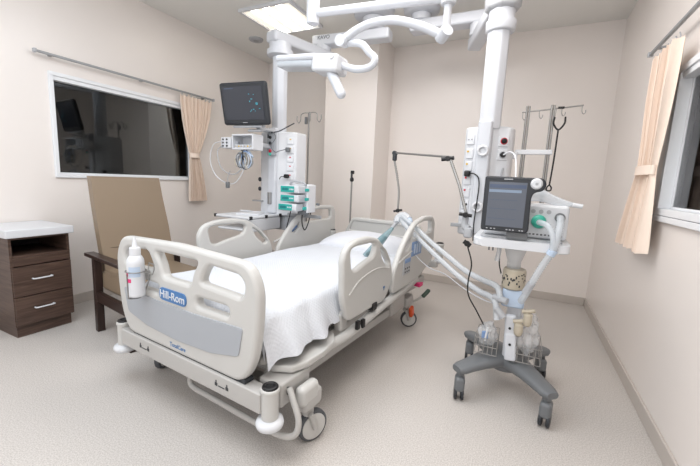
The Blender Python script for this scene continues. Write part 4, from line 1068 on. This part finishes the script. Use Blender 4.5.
for a, b in (((-.09, 2.075, .593), (-.02, 2.04, .588)), ((-.07, 2.035, .545), (-.03, 2.03, .50)), ((.085, 1.996, .72), (.060, 2.010, .66))):
    m = MB(); m.cyl(a, b, .019, n=14); bc('cuff', m, LGREY, 'grey cuff')
m = MB(); m.cyl((.160, 1.975, .905), (.148, 1.977, .878), .0205, n=14); bc('cuff', m, LBLUE, 'blue cuff')
m = MB(); m.cyl((-.785, 2.69, .915), (-.765, 2.66, .89), .024, n=14); bc('cuff', m, LBLUE, 'blue cuff')
m = MB(); m.tube([(-.885, 2.69, .885), (-.875, 2.71, .925), (-.835, 2.71, .940), (-.785, 2.69, .915)], .030, n=14); bc('wye_connector', m, HAZY)
m = MB(); m.tube([(-.915, 2.66, .835), (-.875, 2.70, .90)], .014, n=12, smooth=False); bc('patient_connector', m, LGREY)
m = MB(); m.tube([(-.85, 2.71, .93), (-.79, 2.64, .83), (-.74, 2.60, .73), (-.66, 2.55, .655), (-.55, 2.50, .60), (-.42, 2.40, .595), (-.27, 2.25, .56), (-.12, 2.12, .545), (-.03, 2.08, .575)], .0035, n=6); bc('pressure_line', m, WHITE)
# humid y piece lying on top of the ventilator
YP = tag(empty('mask_elbow', (.06, 2.14, 1.115)), 'translucent mask piece with white tube tip lying on the ventilator', 'mask')
m = MB(); m.tube([(-.04, 0, .052), (.02, 0, .050), (.07, 0, .032), (.13, 0, .016), (.17, 0, .010)], (.040, .012), n=14); m.build('mask_body', HAZY, YP)
MB().tube([(.165, 0, .010), (.215, 0, .004)], .012, n=12, smooth=False).build('tube_tip', WHITE, YP)

# test lung
TLg = tag(empty('test_lung', (-1.04, 2.66, .62)), 'pale blue test lung bag hanging from the hoses beside the pillow', 'test lung')
bm = bmesh.new(); rr = []
ax0 = Vector((.145, -.03, .225)); ax1 = Vector((.0, -.20, .000))
for i in range(9):
    t_ = i/8; c_ = ax0.lerp(ax1, t_); w_ = .012+.022*math.sin(min(1, t_*1.25)*math.pi*.62)
    dpt = .010+.018*math.sin(t_*math.pi)
    d = (ax1-ax0).normalized(); s1 = d.cross(Vector((.45, -.85, .2))).normalized(); s2 = d.cross(s1)
    rr.append([bm.verts.new(c_+s1*math.cos(a)*w_+s2*math.sin(a)*dpt) for a in [k*2*math.pi/14 for k in range(14)]])
for A, B in zip(rr, rr[1:]):
    for k in range(14): bm.faces.new((A[k], A[(k+1) % 14], B[(k+1) % 14], B[k]))
bm.faces.new(rr[0][::-1]); bm.faces.new(rr[-1])
m = MB(); m.bm.free(); m.bm = bm; m.build('bag', CYAN, TLg)
m = MB(); m.tube([ax0.lerp(ax1, .28), ax0.lerp(ax1, .95)], .021, n=10, smooth=False); m.build('inner_bladder', CYAND, TLg, label='dark grey inner bladder')

# ================================================================ hose support arm
SA = tag(empty('support_arm', (-.28, 2.12, .87)), 'jointed steel support arm holding the hoses above the bed', 'support arm')
def sa(name, m, mm=STEEL, label=None): return part(m, name, mm, SA, label)
m = MB(); m.box((-.262, 2.10, .935), (.045, .05, .06), bev=.010); m.tube([(-.262, 2.10, .955), (-.285, 2.11, .97), (-.285, 2.12, 1.03)], .020, n=10); sa('clamp_body', m, LGREY)
def knob(m, c, L, ang, r=.010):
    d = Vector((math.cos(ang), 0, math.sin(ang)))*L/2; m.tube([Vector(c)-d, Vector(c)+d], r, n=8, smooth=False); m.lathe(Vector(c)-Vector((0, .012, 0)), [(.014, 0), (.016, .004), (.016, .02), (.014, .024)], axis=(0, 1, 0), n=14)
m = MB(); knob(m, (-.283, 2.085, 1.035), .07, R(-5)); sa('clamp_knob', m, BLACK)
m = MB(); knob(m, (-.258, 2.07, .875), .045, R(-30), .013); sa('clamp_knob', m, BLACK)
m = MB(); m.tube([(-.285, 2.12, 1.04), (-.345, 2.17, 1.20), (-.415, 2.22, 1.345)], .0085, n=12, smooth=False, corr=.18, pitch=.013); sa('lower_segment', m)
m = MB(); knob(m, (-.435, 2.225, 1.355), .075, R(8), .012); sa('middle_knob', m, BLACK)
m = MB(); m.cyl((-.41, 2.22, 1.363), (-.955, 2.75, 1.432), .0075, n=12); sa('upper_segment', m)
m = MB(); m.box((-.955, 2.75, 1.405), (.035, .03, .075), bev=.010); m.lathe((-.955, 2.73, 1.428), [(.018, 0), (.018, .04)], axis=(0, 1, 0), n=14); sa('end_joint', m, DGREY)
m = MB(); m.tube([(-.955, 2.75, 1.37), (-.94, 2.75, 1.31), (-.925, 2.75, 1.25), (-.918, 2.75, 1.21)], .0085, n=12, corr=.2, pitch=.014); sa('hanging_segment', m)
m = MB(); m.tube([(-.918, 2.75, 1.22), (-.902, 2.75, 1.12), (-.898, 2.74, .985)], .008, n=10); sa('hanging_rod', m)
m = MB(); knob(m, (-.895, 2.73, .975), .07, R(12), .009); sa('end_knob', m, BLACK)
cable('power_cable', [(-.255, 2.075, .86), (-.225, 2.08, .76), (-.235, 2.09, .66), (-.228, 2.10, .57), (-.175, 2.11, .48), (-.12, 2.13, .38)], .004, BLACK, 'black cable dropping from the ventilator tray to the wire basket')
cable('power_cable', [(-.085, 2.07, .90), (-.083, 2.08, .84), (-.08, 2.08, .78), (-.066, 2.075, .73)], .0035, BLACK, 'short black cable beside the ventilator neck')
